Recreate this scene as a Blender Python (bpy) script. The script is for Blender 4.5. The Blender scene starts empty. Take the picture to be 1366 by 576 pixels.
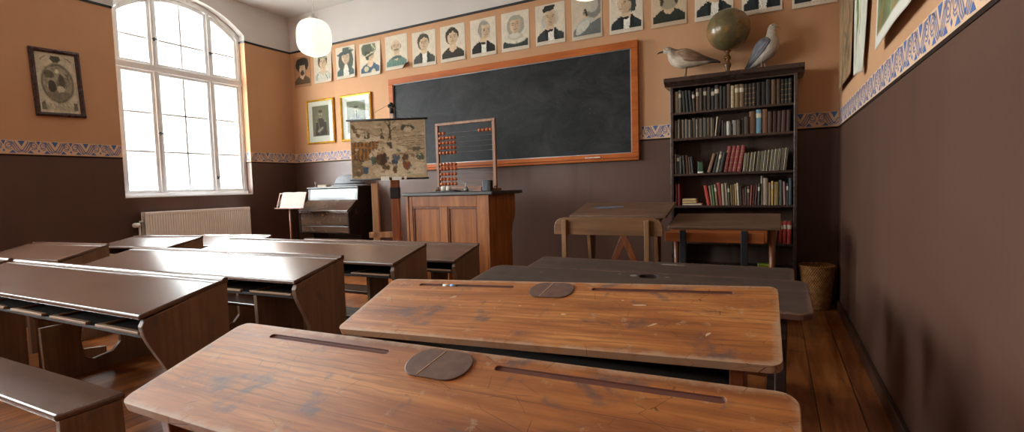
import bpy, bmesh, math, random
import numpy as np
from mathutils import Vector, Matrix
random.seed(7)
PI = math.pi
C = bpy.context.scene.collection
# ---------------------------------------------------------------- room numbers (metres)
XL, XR, YF, YB = -6.383, 0.487, 5.151, -3.2
ZB, ZT, ZC = 1.555, 3.176, 3.69
FR_H = 0.130                                   # height of the stencilled frieze

# ================================================================ materials
def srgb(r, g, b):
    def f(c):
        c /= 255.0
        return c / 12.92 if c <= 0.04045 else ((c + 0.055) / 1.055) ** 2.4
    return (f(r), f(g), f(b), 1.0)

class NT:
    def __init__(s, name):
        s.m = bpy.data.materials.new(name); s.m.use_nodes = True
        s.t = s.m.node_tree; s.t.nodes.clear()
        s.out = s.n('ShaderNodeOutputMaterial')
    def n(s, typ, **kw):
        nd = s.t.nodes.new(typ)
        for k, v in kw.items(): setattr(nd, k, v)
        return nd
    def l(s, a, b): s.t.links.new(a, b)
    def put(s, sock, v):
        if hasattr(v, 'is_output') or isinstance(v, bpy.types.NodeSocket): s.l(v, sock)
        else: sock.default_value = v
    def bsdf(s, color, rough=.6, metal=0., spec=.5, normal=None, coat=0., emis=None, es=0., trans=0.):
        b = s.n('ShaderNodeBsdfPrincipled')
        s.put(b.inputs['Base Color'], color); s.put(b.inputs['Roughness'], rough)
        s.put(b.inputs['Metallic'], metal); s.put(b.inputs['Specular IOR Level'], spec)
        if coat: s.put(b.inputs['Coat Weight'], coat); b.inputs['Coat Roughness'].default_value = .18
        if normal is not None: s.l(normal, b.inputs['Normal'])
        if emis is not None: s.put(b.inputs['Emission Color'], emis); b.inputs['Emission Strength'].default_value = es
        if trans: b.inputs['Transmission Weight'].default_value = trans
        s.l(b.outputs[0], s.out.inputs[0]); return b
    def obj(s): return s.n('ShaderNodeTexCoord').outputs['Object']
    def pos(s): return s.n('ShaderNodeNewGeometry').outputs['Position']
    def map(s, vec, sc=(1, 1, 1), loc=(0, 0, 0), rot=(0, 0, 0)):
        m = s.n('ShaderNodeMapping'); s.l(vec, m.inputs[0])
        m.inputs['Scale'].default_value = sc; s.put(m.inputs['Location'], loc); m.inputs['Rotation'].default_value = rot
        return m.outputs[0]
    def noise(s, vec, scale=5, det=4, rough=.55, dist=0.):
        t = s.n('ShaderNodeTexNoise'); s.l(vec, t.inputs['Vector'])
        t.inputs['Scale'].default_value = scale; t.inputs['Detail'].default_value = det
        t.inputs['Roughness'].default_value = rough; t.inputs['Distortion'].default_value = dist
        return t.outputs[0]
    def ramp(s, f, stops, interp='LINEAR'):
        r = s.n('ShaderNodeValToRGB'); s.put(r.inputs[0], f); e = r.color_ramp
        e.interpolation = interp
        while len(e.elements) < len(stops): e.elements.new(.5)
        for el, (p, c) in zip(e.elements, stops):
            el.position = p; el.color = c if len(c) == 4 else (*c, 1)
        return r.outputs[0]
    def mix(s, f, a, b, mode='MIX'):
        m = s.n('ShaderNodeMix', data_type='RGBA', blend_type=mode)
        s.put(m.inputs[0], f); s.put(m.inputs[6], a); s.put(m.inputs[7], b); return m.outputs[2]
    def math(s, op, a, b=0., clamp=False):
        m = s.n('ShaderNodeMath', operation=op, use_clamp=clamp); s.put(m.inputs[0], a); s.put(m.inputs[1], b); return m.outputs[0]
    def bump(s, h, st=.3, d=.01):
        b = s.n('ShaderNodeBump'); b.inputs['Strength'].default_value = st; b.inputs['Distance'].default_value = d
        s.l(h, b.inputs['Height']); return b.outputs[0]
    def sep(s, v):
        x = s.n('ShaderNodeSeparateXYZ'); s.l(v, x.inputs[0]); return x.outputs

G = lambda v: (v, v, v, 1)
MAT = {}
def plain(name, col, rough=.6, metal=0., spec=.5, var=.12, scale=14, bump=0., coat=0.):
    if name in MAT: return MAT[name]
    n = NT(name); v = n.noise(n.obj(), scale, 4)
    d = tuple(c * (1 - var) for c in col[:3]) + (1,); u = tuple(min(1, c * (1 + var)) for c in col[:3]) + (1,)
    c = n.ramp(v, [(.3, d), (.7, u)])
    nb = n.bump(n.noise(n.obj(), scale * 5, 3), bump, .003) if bump else None
    n.bsdf(c, rough, metal, spec, nb, coat); MAT[name] = n.m; return n.m

def wood(name, dark, mid, light, axis=0, grain=22, rough=.35, stain=None, stain_amt=.0, scratch=.0, bump=.12, coat=0., spec=.5, planks=None, rv=.22, edge=None, wear=None, rings=False):
    """grain runs along the local axis; planks = (width, axis across)."""
    if name in MAT: return MAT[name]
    n = NT(name); o = n.obj()
    info = n.n('ShaderNodeObjectInfo').outputs['Random']
    off = n.n('ShaderNodeCombineXYZ')
    for i in range(3): n.l(n.math('MULTIPLY', info, 7.3 + i), off.inputs[i])
    sc = [1.0, 1.0, 1.0]; sc[axis] = .09
    v = n.map(o, tuple(sc), off.outputs[0])
    g1 = n.noise(v, grain, 6, .62, .7)
    big = n.noise(n.map(o, tuple(1 if i != axis else .35 for i in range(3)), off.outputs[0]), 3.2, 3, .5, 1.2)
    fine = n.noise(n.map(o, tuple(1 if i != axis else .03 for i in range(3))), grain * 7, 2, .5)
    f = n.math('ADD', n.math('MULTIPLY', g1, .62), n.math('MULTIPLY', big, .38))
    c = n.ramp(f, [(.36, dark), (.5, mid), (.64, light)])
    c = n.mix(n.math('MULTIPLY', n.math('SUBTRACT', fine, .45), 1.3, True), c, tuple(x * .45 for x in mid[:3]) + (1,))
    h = g1
    if rings:
        wv = n.n('ShaderNodeTexWave', bands_direction='Y'); n.l(n.map(o, (.22, 1, .5), off.outputs[0]), wv.inputs['Vector'])
        wv.inputs['Scale'].default_value = 14; wv.inputs['Distortion'].default_value = 6; wv.inputs['Detail'].default_value = 3; wv.inputs['Detail Scale'].default_value = 1.6
        c = n.mix(n.math('MULTIPLY', n.ramp(wv.outputs['Fac'], [(.0, G(1)), (.34, G(0))]), n.ramp(big, [(.44, G(.03)), (.62, G(.5))])), c, dark)
    if planks:
        w, ax = planks; s = n.sep(o)[ax]
        fr = n.math('FRACT', n.math('DIVIDE', s, w)); idx = n.math('FLOOR', n.math('DIVIDE', s, w))
        wn = n.n('ShaderNodeTexWhiteNoise', noise_dimensions='1D'); n.l(idx, wn.inputs['W'])
        c = n.mix(n.math('MULTIPLY', wn.outputs[0], .45), c, tuple(x * .5 for x in mid[:3]) + (1,))
        gap = n.math('LESS_THAN', n.math('ABSOLUTE', n.math('SUBTRACT', fr, .5)), .4965)
        c = n.mix(gap, tuple(x * .4 for x in dark[:3]) + (1,), c)
    if stain:
        st = n.noise(n.map(o, (1, 1.6, 1)), 6.5, 6, .68, .5)
        c = n.mix(n.math('MULTIPLY', n.ramp(st, [(.56, G(0)), (.66, G(1))]), stain_amt), c, stain)
    if edge:
        gx = n.sep(n.n('ShaderNodeTexCoord').outputs['Generated']); ds = []
        for ax_, wd_ in ((0, 1.54), (1, .38)):
            ds.append(n.math('MULTIPLY', n.math('SUBTRACT', .5, n.math('ABSOLUTE', n.math('SUBTRACT', gx[ax_], .5))), wd_))
        dm = n.math('ADD', n.math('MINIMUM', ds[0], ds[1]), n.math('MULTIPLY', n.math('SUBTRACT', n.noise(o, 14, 5, .7), .5), .07))
        c = n.mix(n.math('MULTIPLY', n.ramp(dm, [(.0, G(1)), (.018, G(0))]), .75), c, edge)
    if wear:
        wn2 = n.noise(o, 17, 6, .7)
        c = n.mix(n.math('MULTIPLY', n.ramp(wn2, [(.6, G(0)), (.68, G(1))]), .55), c, wear)
    if scratch:
        vo = n.n('ShaderNodeTexVoronoi', feature='DISTANCE_TO_EDGE'); n.l(n.map(o, (1.6, 5, 3), rot=(0, 0, .35)), vo.inputs['Vector']); vo.inputs['Scale'].default_value = 5
        msk = n.math('MULTIPLY', n.math('LESS_THAN', vo.outputs[0], .006), n.ramp(n.noise(o, 5, 2), [(.5, G(0)), (.56, G(1))]))
        c = n.mix(n.math('MULTIPLY', msk, scratch), c, tuple(x * .25 for x in mid[:3]) + (1,))
    r = n.math('ADD', rough - .1, n.math('MULTIPLY', n.noise(o, 9, 4), rv))
    n.bsdf(c, r, 0, spec, n.bump(h, bump, .004), coat); MAT[name] = n.m; return n.m

# painted walls: brown oil paint below, ochre above, white at the top
def wall_material():
    n = NT('painted_wall'); p = n.pos(); z = n.sep(p)[2]
    cloud = n.noise(p, 1.1, 5, .6); mott = n.noise(p, 9, 4)
    br = n.ramp(cloud, [(.3, srgb(82, 56, 46)), (.72, srgb(92, 65, 53))])
    streak = n.noise(n.map(p, (2.6, 2.6, .35)), 1.6, 4, .6)
    br = n.mix(n.ramp(streak, [(.52, G(0)), (.68, G(.55))]), br, srgb(72, 53, 42))
    oc = n.ramp(cloud, [(.3, srgb(186, 140, 103)), (.7, srgb(196, 150, 112))])
    oc = n.mix(n.ramp(mott, [(.55, G(0)), (.75, G(.25))]), oc, srgb(188, 138, 98))
    wh = n.ramp(cloud, [(.3, srgb(200, 193, 190)), (.7, srgb(208, 202, 198))])
    a = n.math('GREATER_THAN', z, ZB); b = n.math('GREATER_THAN', z, ZT)
    c = n.mix(a, br, oc); c = n.mix(b, c, wh)
    r = n.math('ADD', .42, n.math('MULTIPLY', a, .35))
    n.bsdf(c, r, 0, .4, n.bump(n.noise(p, 35, 4), .12, .004)); return n.m
M_WALL = wall_material()
M_CEIL = plain('ceiling_paint', srgb(206, 200, 197), .85, var=.02, scale=2)
M_WHITE = plain('white_window_paint', srgb(226, 225, 226), .5, var=.05, scale=9, bump=.08)
M_RAD = plain('radiator_enamel', srgb(246, 240, 236), .35, var=.01)
M_BLACK = plain('black_paint', srgb(22, 20, 20), .5)
M_DKTRIM = plain('dark_brown_trim', srgb(40, 25, 18), .75, spec=.2)
M_BASE = wood('baseboard_paint', srgb(52, 32, 24), srgb(62, 40, 30), srgb(74, 50, 38), 0, 18, .35)
M_BLUE = plain('frieze_blue', srgb(78, 104, 158), .8, var=.1, scale=30)
M_GREY = plain('frieze_lilac', srgb(122, 118, 142), .8, var=.12, scale=30)
M_CREAM = plain('frieze_cream', srgb(214, 178, 146), .8, var=.05)
def floor_material():
    n = NT('floor_planks'); p = n.pos(); s = n.sep(p)
    w = .185
    xi = n.math('DIVIDE', s[0], w); idx = n.math('FLOOR', xi); fr = n.math('FRACT', xi)
    wn = n.n('ShaderNodeTexWhiteNoise', noise_dimensions='1D'); n.l(idx, wn.inputs['W'])
    off = n.n('ShaderNodeCombineXYZ'); n.l(n.math('MULTIPLY', wn.outputs[0], 9), off.inputs[1]); n.l(idx, off.inputs[2])
    v = n.map(p, (1, .09, 1), off.outputs[0])
    g = n.noise(v, 16, 6, .6, .8)
    c = n.ramp(g, [(.34, srgb(104, 54, 22)), (.5, srgb(148, 84, 38)), (.66, srgb(178, 110, 56))])
    c = n.mix(n.math('MULTIPLY', wn.outputs[0], .38), c, srgb(84, 44, 20))
    vo = n.n('ShaderNodeTexVoronoi'); n.l(n.map(p, (1, .35, 1)), vo.inputs['Vector']); vo.inputs['Scale'].default_value = 4.2
    c = n.mix(n.ramp(vo.outputs['Distance'], [(.02, G(.85)), (.07, G(0))]), c, srgb(40, 20, 10))
    yi = n.math('DIVIDE', n.math('ADD', s[1], n.math('MULTIPLY', wn.outputs[0], 3.7)), 2.9)
    cross = n.math('LESS_THAN', n.math('FRACT', yi), .0022)
    gap = n.math('MAXIMUM', n.math('GREATER_THAN', n.math('ABSOLUTE', n.math('SUBTRACT', fr, .5)), .485), cross)
    c = n.mix(gap, c, srgb(20, 10, 6))
    r = n.math('ADD', .22, n.math('MULTIPLY', n.noise(p, 6, 4), .22))
    n.bsdf(c, r, 0, .5, n.bump(n.math('SUBTRACT', g, n.math('MULTIPLY', gap, 2)), .15, .005), .15); return n.m
M_FLOOR = floor_material()

M_OAK = wood('worn_desk_pine', srgb(122, 66, 28), srgb(168, 102, 48), srgb(198, 134, 72), 0, 20, .5, srgb(92, 72, 68), .8, .8, .15, planks=(.128, 1), wear=srgb(184, 152, 120), rings=True, edge=srgb(176, 146, 118))
M_OAKL = wood('rubbed_desk_edge', srgb(150, 110, 78), srgb(180, 142, 108), srgb(200, 166, 132), 0, 24, .5)
M_DARKTOP = wood('dark_desk_paint', srgb(58, 44, 38), srgb(68, 53, 46), srgb(80, 63, 54), 0, 14, .5, srgb(48, 42, 42), .6, .3, edge=srgb(120, 84, 68))
M_DARKEDGE = plain('worn_reddish_edge', srgb(122, 84, 68), .5)
M_PAINT = wood('brown_desk_paint', srgb(88, 62, 50), srgb(98, 71, 58), srgb(108, 80, 66), 0, 10, .29, srgb(106, 86, 76), .2, .15, .0, coat=.0, spec=.65, rv=.06)
M_PANELLIT = wood('fill_lit_panel_paint', srgb(108, 80, 60), srgb(124, 94, 71), srgb(138, 108, 84), 2, 9, .5, srgb(86, 78, 78), .5, .3, .08, wear=srgb(112, 94, 80))  # desk brown lightened, fill light on the panels put into the colour
M_PALEWOOD = wood('bare_tray_wood', srgb(120, 88, 62), srgb(150, 114, 84), srgb(172, 136, 104), 0, 20, .5)
M_INSIDE = plain('dark_desk_inside', srgb(30, 22, 18), .6)  # near-black, puts shade into the gap under the plank desks
M_LECT = wood('varnished_lectern', srgb(118, 66, 26), srgb(156, 92, 42), srgb(180, 114, 58), 2, 16, .42, spec=.35)
M_LECTD = wood('lectern_moulding', srgb(92, 46, 22), srgb(122, 66, 34), srgb(146, 84, 46), 2, 16, .33)
M_LTOP = plain('black_lectern_top', srgb(50, 46, 44), .35, var=.2)
M_FRAME = wood('orange_frame_wood', srgb(148, 74, 22), srgb(172, 88, 28), srgb(188, 102, 38), 0, 14, .55, spec=.25)
M_CASE = wood('dark_bookcase', srgb(46, 33, 29), srgb(62, 46, 40), srgb(78, 59, 52), 0, 12, .28, spec=.6)
M_CASEBACK = wood('bookcase_back', srgb(56, 40, 32), srgb(76, 56, 45), srgb(94, 71, 58), 2, 8, .6)
M_BROWNW = wood('school_bench_wood', srgb(96, 64, 34), srgb(120, 82, 48), srgb(140, 100, 62), 0, 16, .4)
M_BROWNV = wood('school_bench_post', srgb(98, 66, 38), srgb(128, 90, 56), srgb(150, 110, 74), 2, 16, .4)
M_WTOP = wood('grey_brown_top', srgb(86, 62, 46), srgb(104, 78, 60), srgb(122, 94, 74), 0, 16, .45)
M_ORANGEW = wood('orange_rail', srgb(124, 64, 24), srgb(148, 80, 34), srgb(164, 94, 44), 0, 14, .38)
M_IRON = plain('dark_iron', srgb(48, 50, 54), .4, .6)
M_PIANO = wood('harmonium_walnut', srgb(50, 34, 26), srgb(70, 50, 38), srgb(88, 66, 50), 0, 12, .24, coat=.3)
M_PIANOS = wood('harmonium_side', srgb(26, 17, 13), srgb(34, 23, 18), srgb(42, 29, 23), 2, 12, .3)
M_POST = wood('stand_post_wood', srgb(140, 98, 64), srgb(174, 130, 92), srgb(194, 152, 114), 2, 18, .5)
M_POSTR = wood('stand_post_red', srgb(104, 56, 30), srgb(134, 76, 44), srgb(158, 96, 60), 2, 18, .42)
M_ABA = wood('abacus_frame', srgb(116, 70, 38), srgb(146, 94, 56), srgb(166, 112, 72), 2, 18, .42)
M_BEAD = wood('abacus_bead', srgb(160, 76, 40), srgb(196, 106, 64), srgb(222, 142, 96), 0, 30, .25)
M_BRASS = plain('brass', srgb(190, 150, 70), .3, .9)
M_GOLD = plain('gilt_frame', srgb(212, 160, 56), .28, .8, var=.2)
M_METAL = plain('grey_metal', srgb(150, 150, 152), .35, .9)
M_COVER = plain('inkwell_lid_metal', srgb(112, 86, 76), .38, .35, var=.18, scale=40)
M_PAPER = plain('white_paper', srgb(236, 232, 224), .8, var=.03)
M_MAHOG = wood('dark_red_frame', srgb(36, 12, 12), srgb(50, 18, 17), srgb(66, 26, 23), 0, 18, .25)
M_FELT = plain('grey_felt', srgb(112, 112, 116), .75, var=.15)
M_SHEEN = plain('polished_panel', srgb(58, 54, 56), .26, 0, .5)
M_STRING = plain('grey_string', srgb(150, 145, 138), .8)
M_CHALK = plain('chalk_white', srgb(240, 240, 236), .9)

def slate():
    n = NT('blackboard_slate'); o = n.obj()
    sm = n.noise(n.map(o, (1, 1, 1.3)), 2.6, 6, .7, .8); fine = n.noise(n.map(o, (3, 1, 14)), 9, 4, .7)
    c = n.ramp(sm, [(.40, srgb(20, 20, 21)), (.70, srgb(48, 48, 50))])
    c = n.mix(n.ramp(fine, [(.58, G(0)), (.75, G(.25))]), c, srgb(74, 74, 76))
    sp = n.noise(o, 60, 2, .5); c = n.mix(n.ramp(sp, [(.72, G(0)), (.76, G(.4))]), c, srgb(120, 120, 124))
    n.bsdf(c, .6, 0, .22); return n.m
M_SLATE = slate()
def vcol(name, rough=.75, spec=.3):
    n = NT(name); a = n.n('ShaderNodeAttribute', attribute_name='paint'); n.bsdf(a.outputs['Color'], rough, 0, spec); return n.m
M_PRINT = vcol('printed_sheet'); M_PRINTGL = vcol('feathers', .7, .2)
def book_mat():
    n = NT('book_cloth'); i = n.n('ShaderNodeObjectInfo').outputs['Color']
    v = n.noise(n.obj(), 3, 4); n.bsdf(n.mix(n.ramp(v, [(.4, G(.0)), (.8, G(.5))]), i, n.mix(1., i, G(.55), 'MULTIPLY')), .55, 0, .4); return n.m
M_BOOK = book_mat()
def glass_mat(name, tr, rough=.02):
    n = NT(name); t = n.n('ShaderNodeBsdfTransparent'); g = n.n('ShaderNodeBsdfGlossy'); g.inputs['Roughness'].default_value = rough
    t.inputs['Color'].default_value = (.97, .99, .98, 1)
    fr = n.n('ShaderNodeFresnel'); bf = n.n('ShaderNodeNewGeometry').outputs['Backfacing']; n.l(n.math('SUBTRACT', 1.5, n.math('MULTIPLY', bf, 1.5 - 1 / 1.5)), fr.inputs[0])
    m = n.n('ShaderNodeMixShader'); n.l(n.math('MULTIPLY', fr.outputs[0], tr, True), m.inputs[0]); n.l(t.outputs[0], m.inputs[1]); n.l(g.outputs[0], m.inputs[2])
    n.l(m.outputs[0], n.out.inputs[0]); return n.m
M_GLASS = glass_mat('window_glass', 1.0); M_PICGLASS = glass_mat('picture_glass', 1.6)
def opal():
    n = NT('opal_lamp_glass'); n.bsdf(srgb(250, 244, 226), .25, 0, .5, emis=(1, .93, .78, 1), es=.62); return n.m
M_OPAL = opal()
def globe_mat():
    n = NT('aged_globe_paper'); o = n.obj(); a = n.noise(o, 5.5, 6, .6, .3); b = n.noise(o, 24, 4)
    c = n.ramp(a, [(.44, srgb(96, 86, 58)), (.5, srgb(106, 92, 60)), (.53, srgb(128, 98, 62)), (.66, srgb(140, 104, 66))])
    c = n.mix(n.ramp(b, [(.5, G(0)), (.75, G(.4))]), c, srgb(70, 64, 42)); n.bsdf(c, .22, 0, .5); return n.m
M_GLOBE = globe_mat()
def wicker():
    n = NT('woven_straw'); o = n.obj(); s = n.sep(o)
    ang = n.math('ARCTAN2', s[1], s[0]); w = n.math('SINE', n.math('ADD', n.math('MULTIPLY', ang, 46), n.math('MULTIPLY', n.math('FLOOR', n.math('MULTIPLY', s[2], 66)), PI)))
    c = n.ramp(n.math('ADD', n.math('MULTIPLY', w, .25), n.noise(o, 30, 3)), [(.25, srgb(104, 64, 28)), (.6, srgb(160, 108, 56)), (.9, srgb(186, 138, 84))])
    n.bsdf(c, .65, 0, .3, n.bump(w, .4, .004)); return n.m
M_WICKER = wicker()
def wpaper(name, a, b): return plain(name, a, .7, var=.2)

# ================================================================ mesh helpers
def link(name, me, mat, parent=None):
    o = bpy.data.objects.new(name, me); C.objects.link(o)
    for m in (mat if isinstance(mat, (list, tuple)) else [mat]): me.materials.append(m)
    if parent is not None: o.parent = parent
    return o
def fin(name, bm, mat, parent=None, bevel=0., smooth=False, loc=None, seg=2):
    bmesh.ops.recalc_face_normals(bm, faces=bm.faces)
    me = bpy.data.meshes.new(name); bm.to_mesh(me); bm.free()
    o = link(name, me, mat, parent)
    if smooth:
        for p in me.polygons: p.use_smooth = True
    if bevel:
        md = o.modifiers.new('b', 'BEVEL'); md.width = bevel; md.segments = seg; md.limit_method = 'ANGLE'; md.angle_limit = .7
    if loc is not None: o.location = loc
    return o
def tag(o, label, cat, group=None, kind=None):
    if label: o['label'] = label
    if cat: o['category'] = cat
    if group: o['group'] = group
    if kind: o['kind'] = kind
    return o
def empty(name, loc=(0, 0, 0), rz=0., label=None, cat=None, group=None):
    o = bpy.data.objects.new(name, None); C.objects.link(o); o.location = loc; o.rotation_euler = (0, 0, rz); o.empty_display_size = .1
    return tag(o, label, cat, group)
def box(bm, x0, x1, y0, y1, z0, z1, mi=0, M=None):
    v = [bm.verts.new((x, y, z)) for z in (z0, z1) for y in (y0, y1) for x in (x0, x1)]
    if M is not None:
        for q in v: q.co = M @ q.co
    for f in ((0, 2, 3, 1), (4, 5, 7, 6), (0, 1, 5, 4), (2, 6, 7, 3), (0, 4, 6, 2), (1, 3, 7, 5)):
        bm.faces.new([v[i] for i in f]).material_index = mi
    return v
def B(*a, **k):
    bm = bmesh.new(); box(bm, *a, **k); return bm
def prism(bm, pts, axis, a0, a1, mi=0, M=None):
    """pts are 2-D in the two remaining axes (in xyz order)."""
    def P(p, a):
        q = [p[0], p[1]]; q.insert(axis, a); v = Vector(q); return M @ v if M is not None else v
    A = [bm.verts.new(P(p, a0)) for p in pts]; D = [bm.verts.new(P(p, a1)) for p in pts]
    bm.faces.new(A).material_index = mi; bm.faces.new(D[::-1]).material_index = mi
    n = len(pts)
    for i in range(n): bm.faces.new((A[i], D[i], D[(i + 1) % n], A[(i + 1) % n])).material_index = mi
def tube(bm, pts, r, seg=10, cap=True, mi=0):
    pts = [Vector(p) for p in pts]; rings = []; rr = r if isinstance(r, (list, tuple)) else [r] * len(pts)
    up = Vector((0, 0, 1))
    for i, p in enumerate(pts):
        d = (pts[min(i + 1, len(pts) - 1)] - pts[max(i - 1, 0)]).normalized()
        ref = up if abs(d.dot(up)) < .95 else Vector((1, 0, 0))
        a = d.cross(ref).normalized(); b = d.cross(a)
        rings.append([bm.verts.new(p + (a * math.cos(t) + b * math.sin(t)) * rr[i]) for t in [2 * PI * k / seg for k in range(seg)]])
    for A, D in zip(rings, rings[1:]):
        for k in range(seg): bm.faces.new((A[k], A[(k + 1) % seg], D[(k + 1) % seg], D[k])).material_index = mi
    if cap: bm.faces.new(rings[0][::-1]).material_index = mi; bm.faces.new(rings[-1]).material_index = mi
def lathe(bm, prof, seg=24, c=(0, 0, 0), mi=0, sx=1., sy=1.):
    rings = []
    for r, z in prof:
        if r < 1e-6: rings.append([bm.verts.new((c[0], c[1], c[2] + z))])
        else: rings.append([bm.verts.new((c[0] + r * sx * math.cos(2 * PI * k / seg), c[1] + r * sy * math.sin(2 * PI * k / seg), c[2] + z)) for k in range(seg)])
    for A, D in zip(rings, rings[1:]):
        for k in range(seg):
            j = (k + 1) % seg
            f = [A[0], D[j], D[k]] if len(A) == 1 else [A[k], A[j], D[0]] if len(D) == 1 else [A[k], A[j], D[j], D[k]]
            bm.faces.new(f).material_index = mi
def rrect(w, h, r, n=5, cx=0., cy=0.):
    o = []
    for (sx, sy, a0) in ((1, 1, 0), (-1, 1, 90), (-1, -1, 180), (1, -1, 270)):
        for i in range(n + 1):
            a = math.radians(a0 + 90 * i / n); o.append((cx + sx * (w / 2 - r) + r * math.cos(a), cy + sy * (h / 2 - r) + r * math.sin(a)))
    return o
def cut(o, cutter_bm):
    """carve the cutter out of o's mesh for good, then drop the cutter"""
    me = bpy.data.meshes.new('cut'); bmesh.ops.recalc_face_normals(cutter_bm, faces=cutter_bm.faces); cutter_bm.to_mesh(me); cutter_bm.free()
    k = bpy.data.objects.new('cut', me); C.objects.link(k); k.matrix_world = o.matrix_world
    md = o.modifiers.new('bool', 'BOOLEAN'); md.object = k; md.operation = 'DIFFERENCE'; md.solver = 'EXACT'
    dg = bpy.context.evaluated_depsgraph_get(); ev = o.evaluated_get(dg); nm = bpy.data.meshes.new_from_object(ev)
    o.modifiers.clear(); o.data = nm; bpy.data.objects.remove(k); bpy.data.meshes.remove(me)
def struct(o): o['kind'] = 'structure'; return o

# ================================================================ room shell
WY0, WY1, WZ0 = 2.896, 4.4295, 1.105
WC, WRAD, WZC = (WY0 + WY1) / 2, 1.128, 2.432
def arch(y, inset=0., c=WC):
    return WZC + math.sqrt(max(0, (WRAD - inset) ** 2 - (y - c) ** 2))
WINS = [(WY0, WY1), (-.35, 1.1835), (-2.75, -1.2165)]
REV = .30
bm = bmesh.new()
def wq(*p): bm.faces.new([bm.verts.new(q) for q in p])
edges = []
for a, b in sorted(WINS): edges += [a, b]
ys = [YB] + edges + [YF]
for i in range(0, len(ys), 2): wq((XL, ys[i], 0), (XL, ys[i + 1], 0), (XL, ys[i + 1], ZC), (XL, ys[i], ZC))
for a, b in WINS:
    c = (a + b) / 2; N = 28
    wq((XL, a, 0), (XL, b, 0), (XL, b, WZ0), (XL, a, WZ0))
    wq((XL, a, WZ0), (XL, b, WZ0), (XL - REV, b, WZ0), (XL - REV, a, WZ0))
    for k in range(N):
        u, v = a + (b - a) * k / N, a + (b - a) * (k + 1) / N
        wq((XL, u, arch(u, 0, c)), (XL, v, arch(v, 0, c)), (XL, v, ZC), (XL, u, ZC))
        wq((XL, u, arch(u, 0, c)), (XL, v, arch(v, 0, c)), (XL - REV, v, arch(v, 0, c)), (XL - REV, u, arch(u, 0, c)))
    for y in (a, b): wq((XL, y, WZ0), (XL, y, arch(a, 0, c)), (XL - REV, y, arch(a, 0, c)), (XL - REV, y, WZ0))
struct(fin('wall_left', bm, M_WALL))
struct(fin('wall_front', B(XL, XR, YF, YF + .12, 0, ZC), M_WALL))
struct(fin('wall_right', B(XR, XR + .12, YB, YF, 0, ZC), M_WALL))
struct(fin('wall_back', B(XL, XR, YB - .12, YB, 0, ZC), M_WALL))
struct(fin('floor', B(XL - .02, XR, YB, YF, -.1, 0), M_FLOOR))
struct(fin('ceiling', B(XL - .02, XR, YB, YF, ZC, ZC + .1), M_CEIL))
BH = .085
for nm, a in (('front', (XL, XR, YF - .018, YF, 0, BH + .03)), ('right', (XR - .022, XR, YB, YF - .018, 0, BH)), ('left', (XL, XL + .018, YB, YF - .018, 0, BH))):
    struct(fin('baseboard_' + nm, B(*a), M_BASE, bevel=.006))
# dark lip above the brown paint and black picture rail
def lip(i, z0, z1, d, mat):
    bm = bmesh.new()
    box(bm, XL, XR, YF - d, YF, z0, z1); box(bm, XR - d, XR, YB, YF - d, z0, z1)
    yy = [YB] + edges + [YF - d]
    for k in range(0, len(yy), 2): box(bm, XL, XL + d, yy[k], yy[k + 1], z0, z1)
    for a, b in WINS:
        box(bm, XL - .13, XL + d, b - d * .8, b, z0, z1)
    return struct(fin('trim_%d' % i, bm, mat))
lip(1, ZB - .016, ZB, .004, M_DKTRIM)
lip(2, ZT - .012, ZT + .012, .012, M_BLACK)

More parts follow.
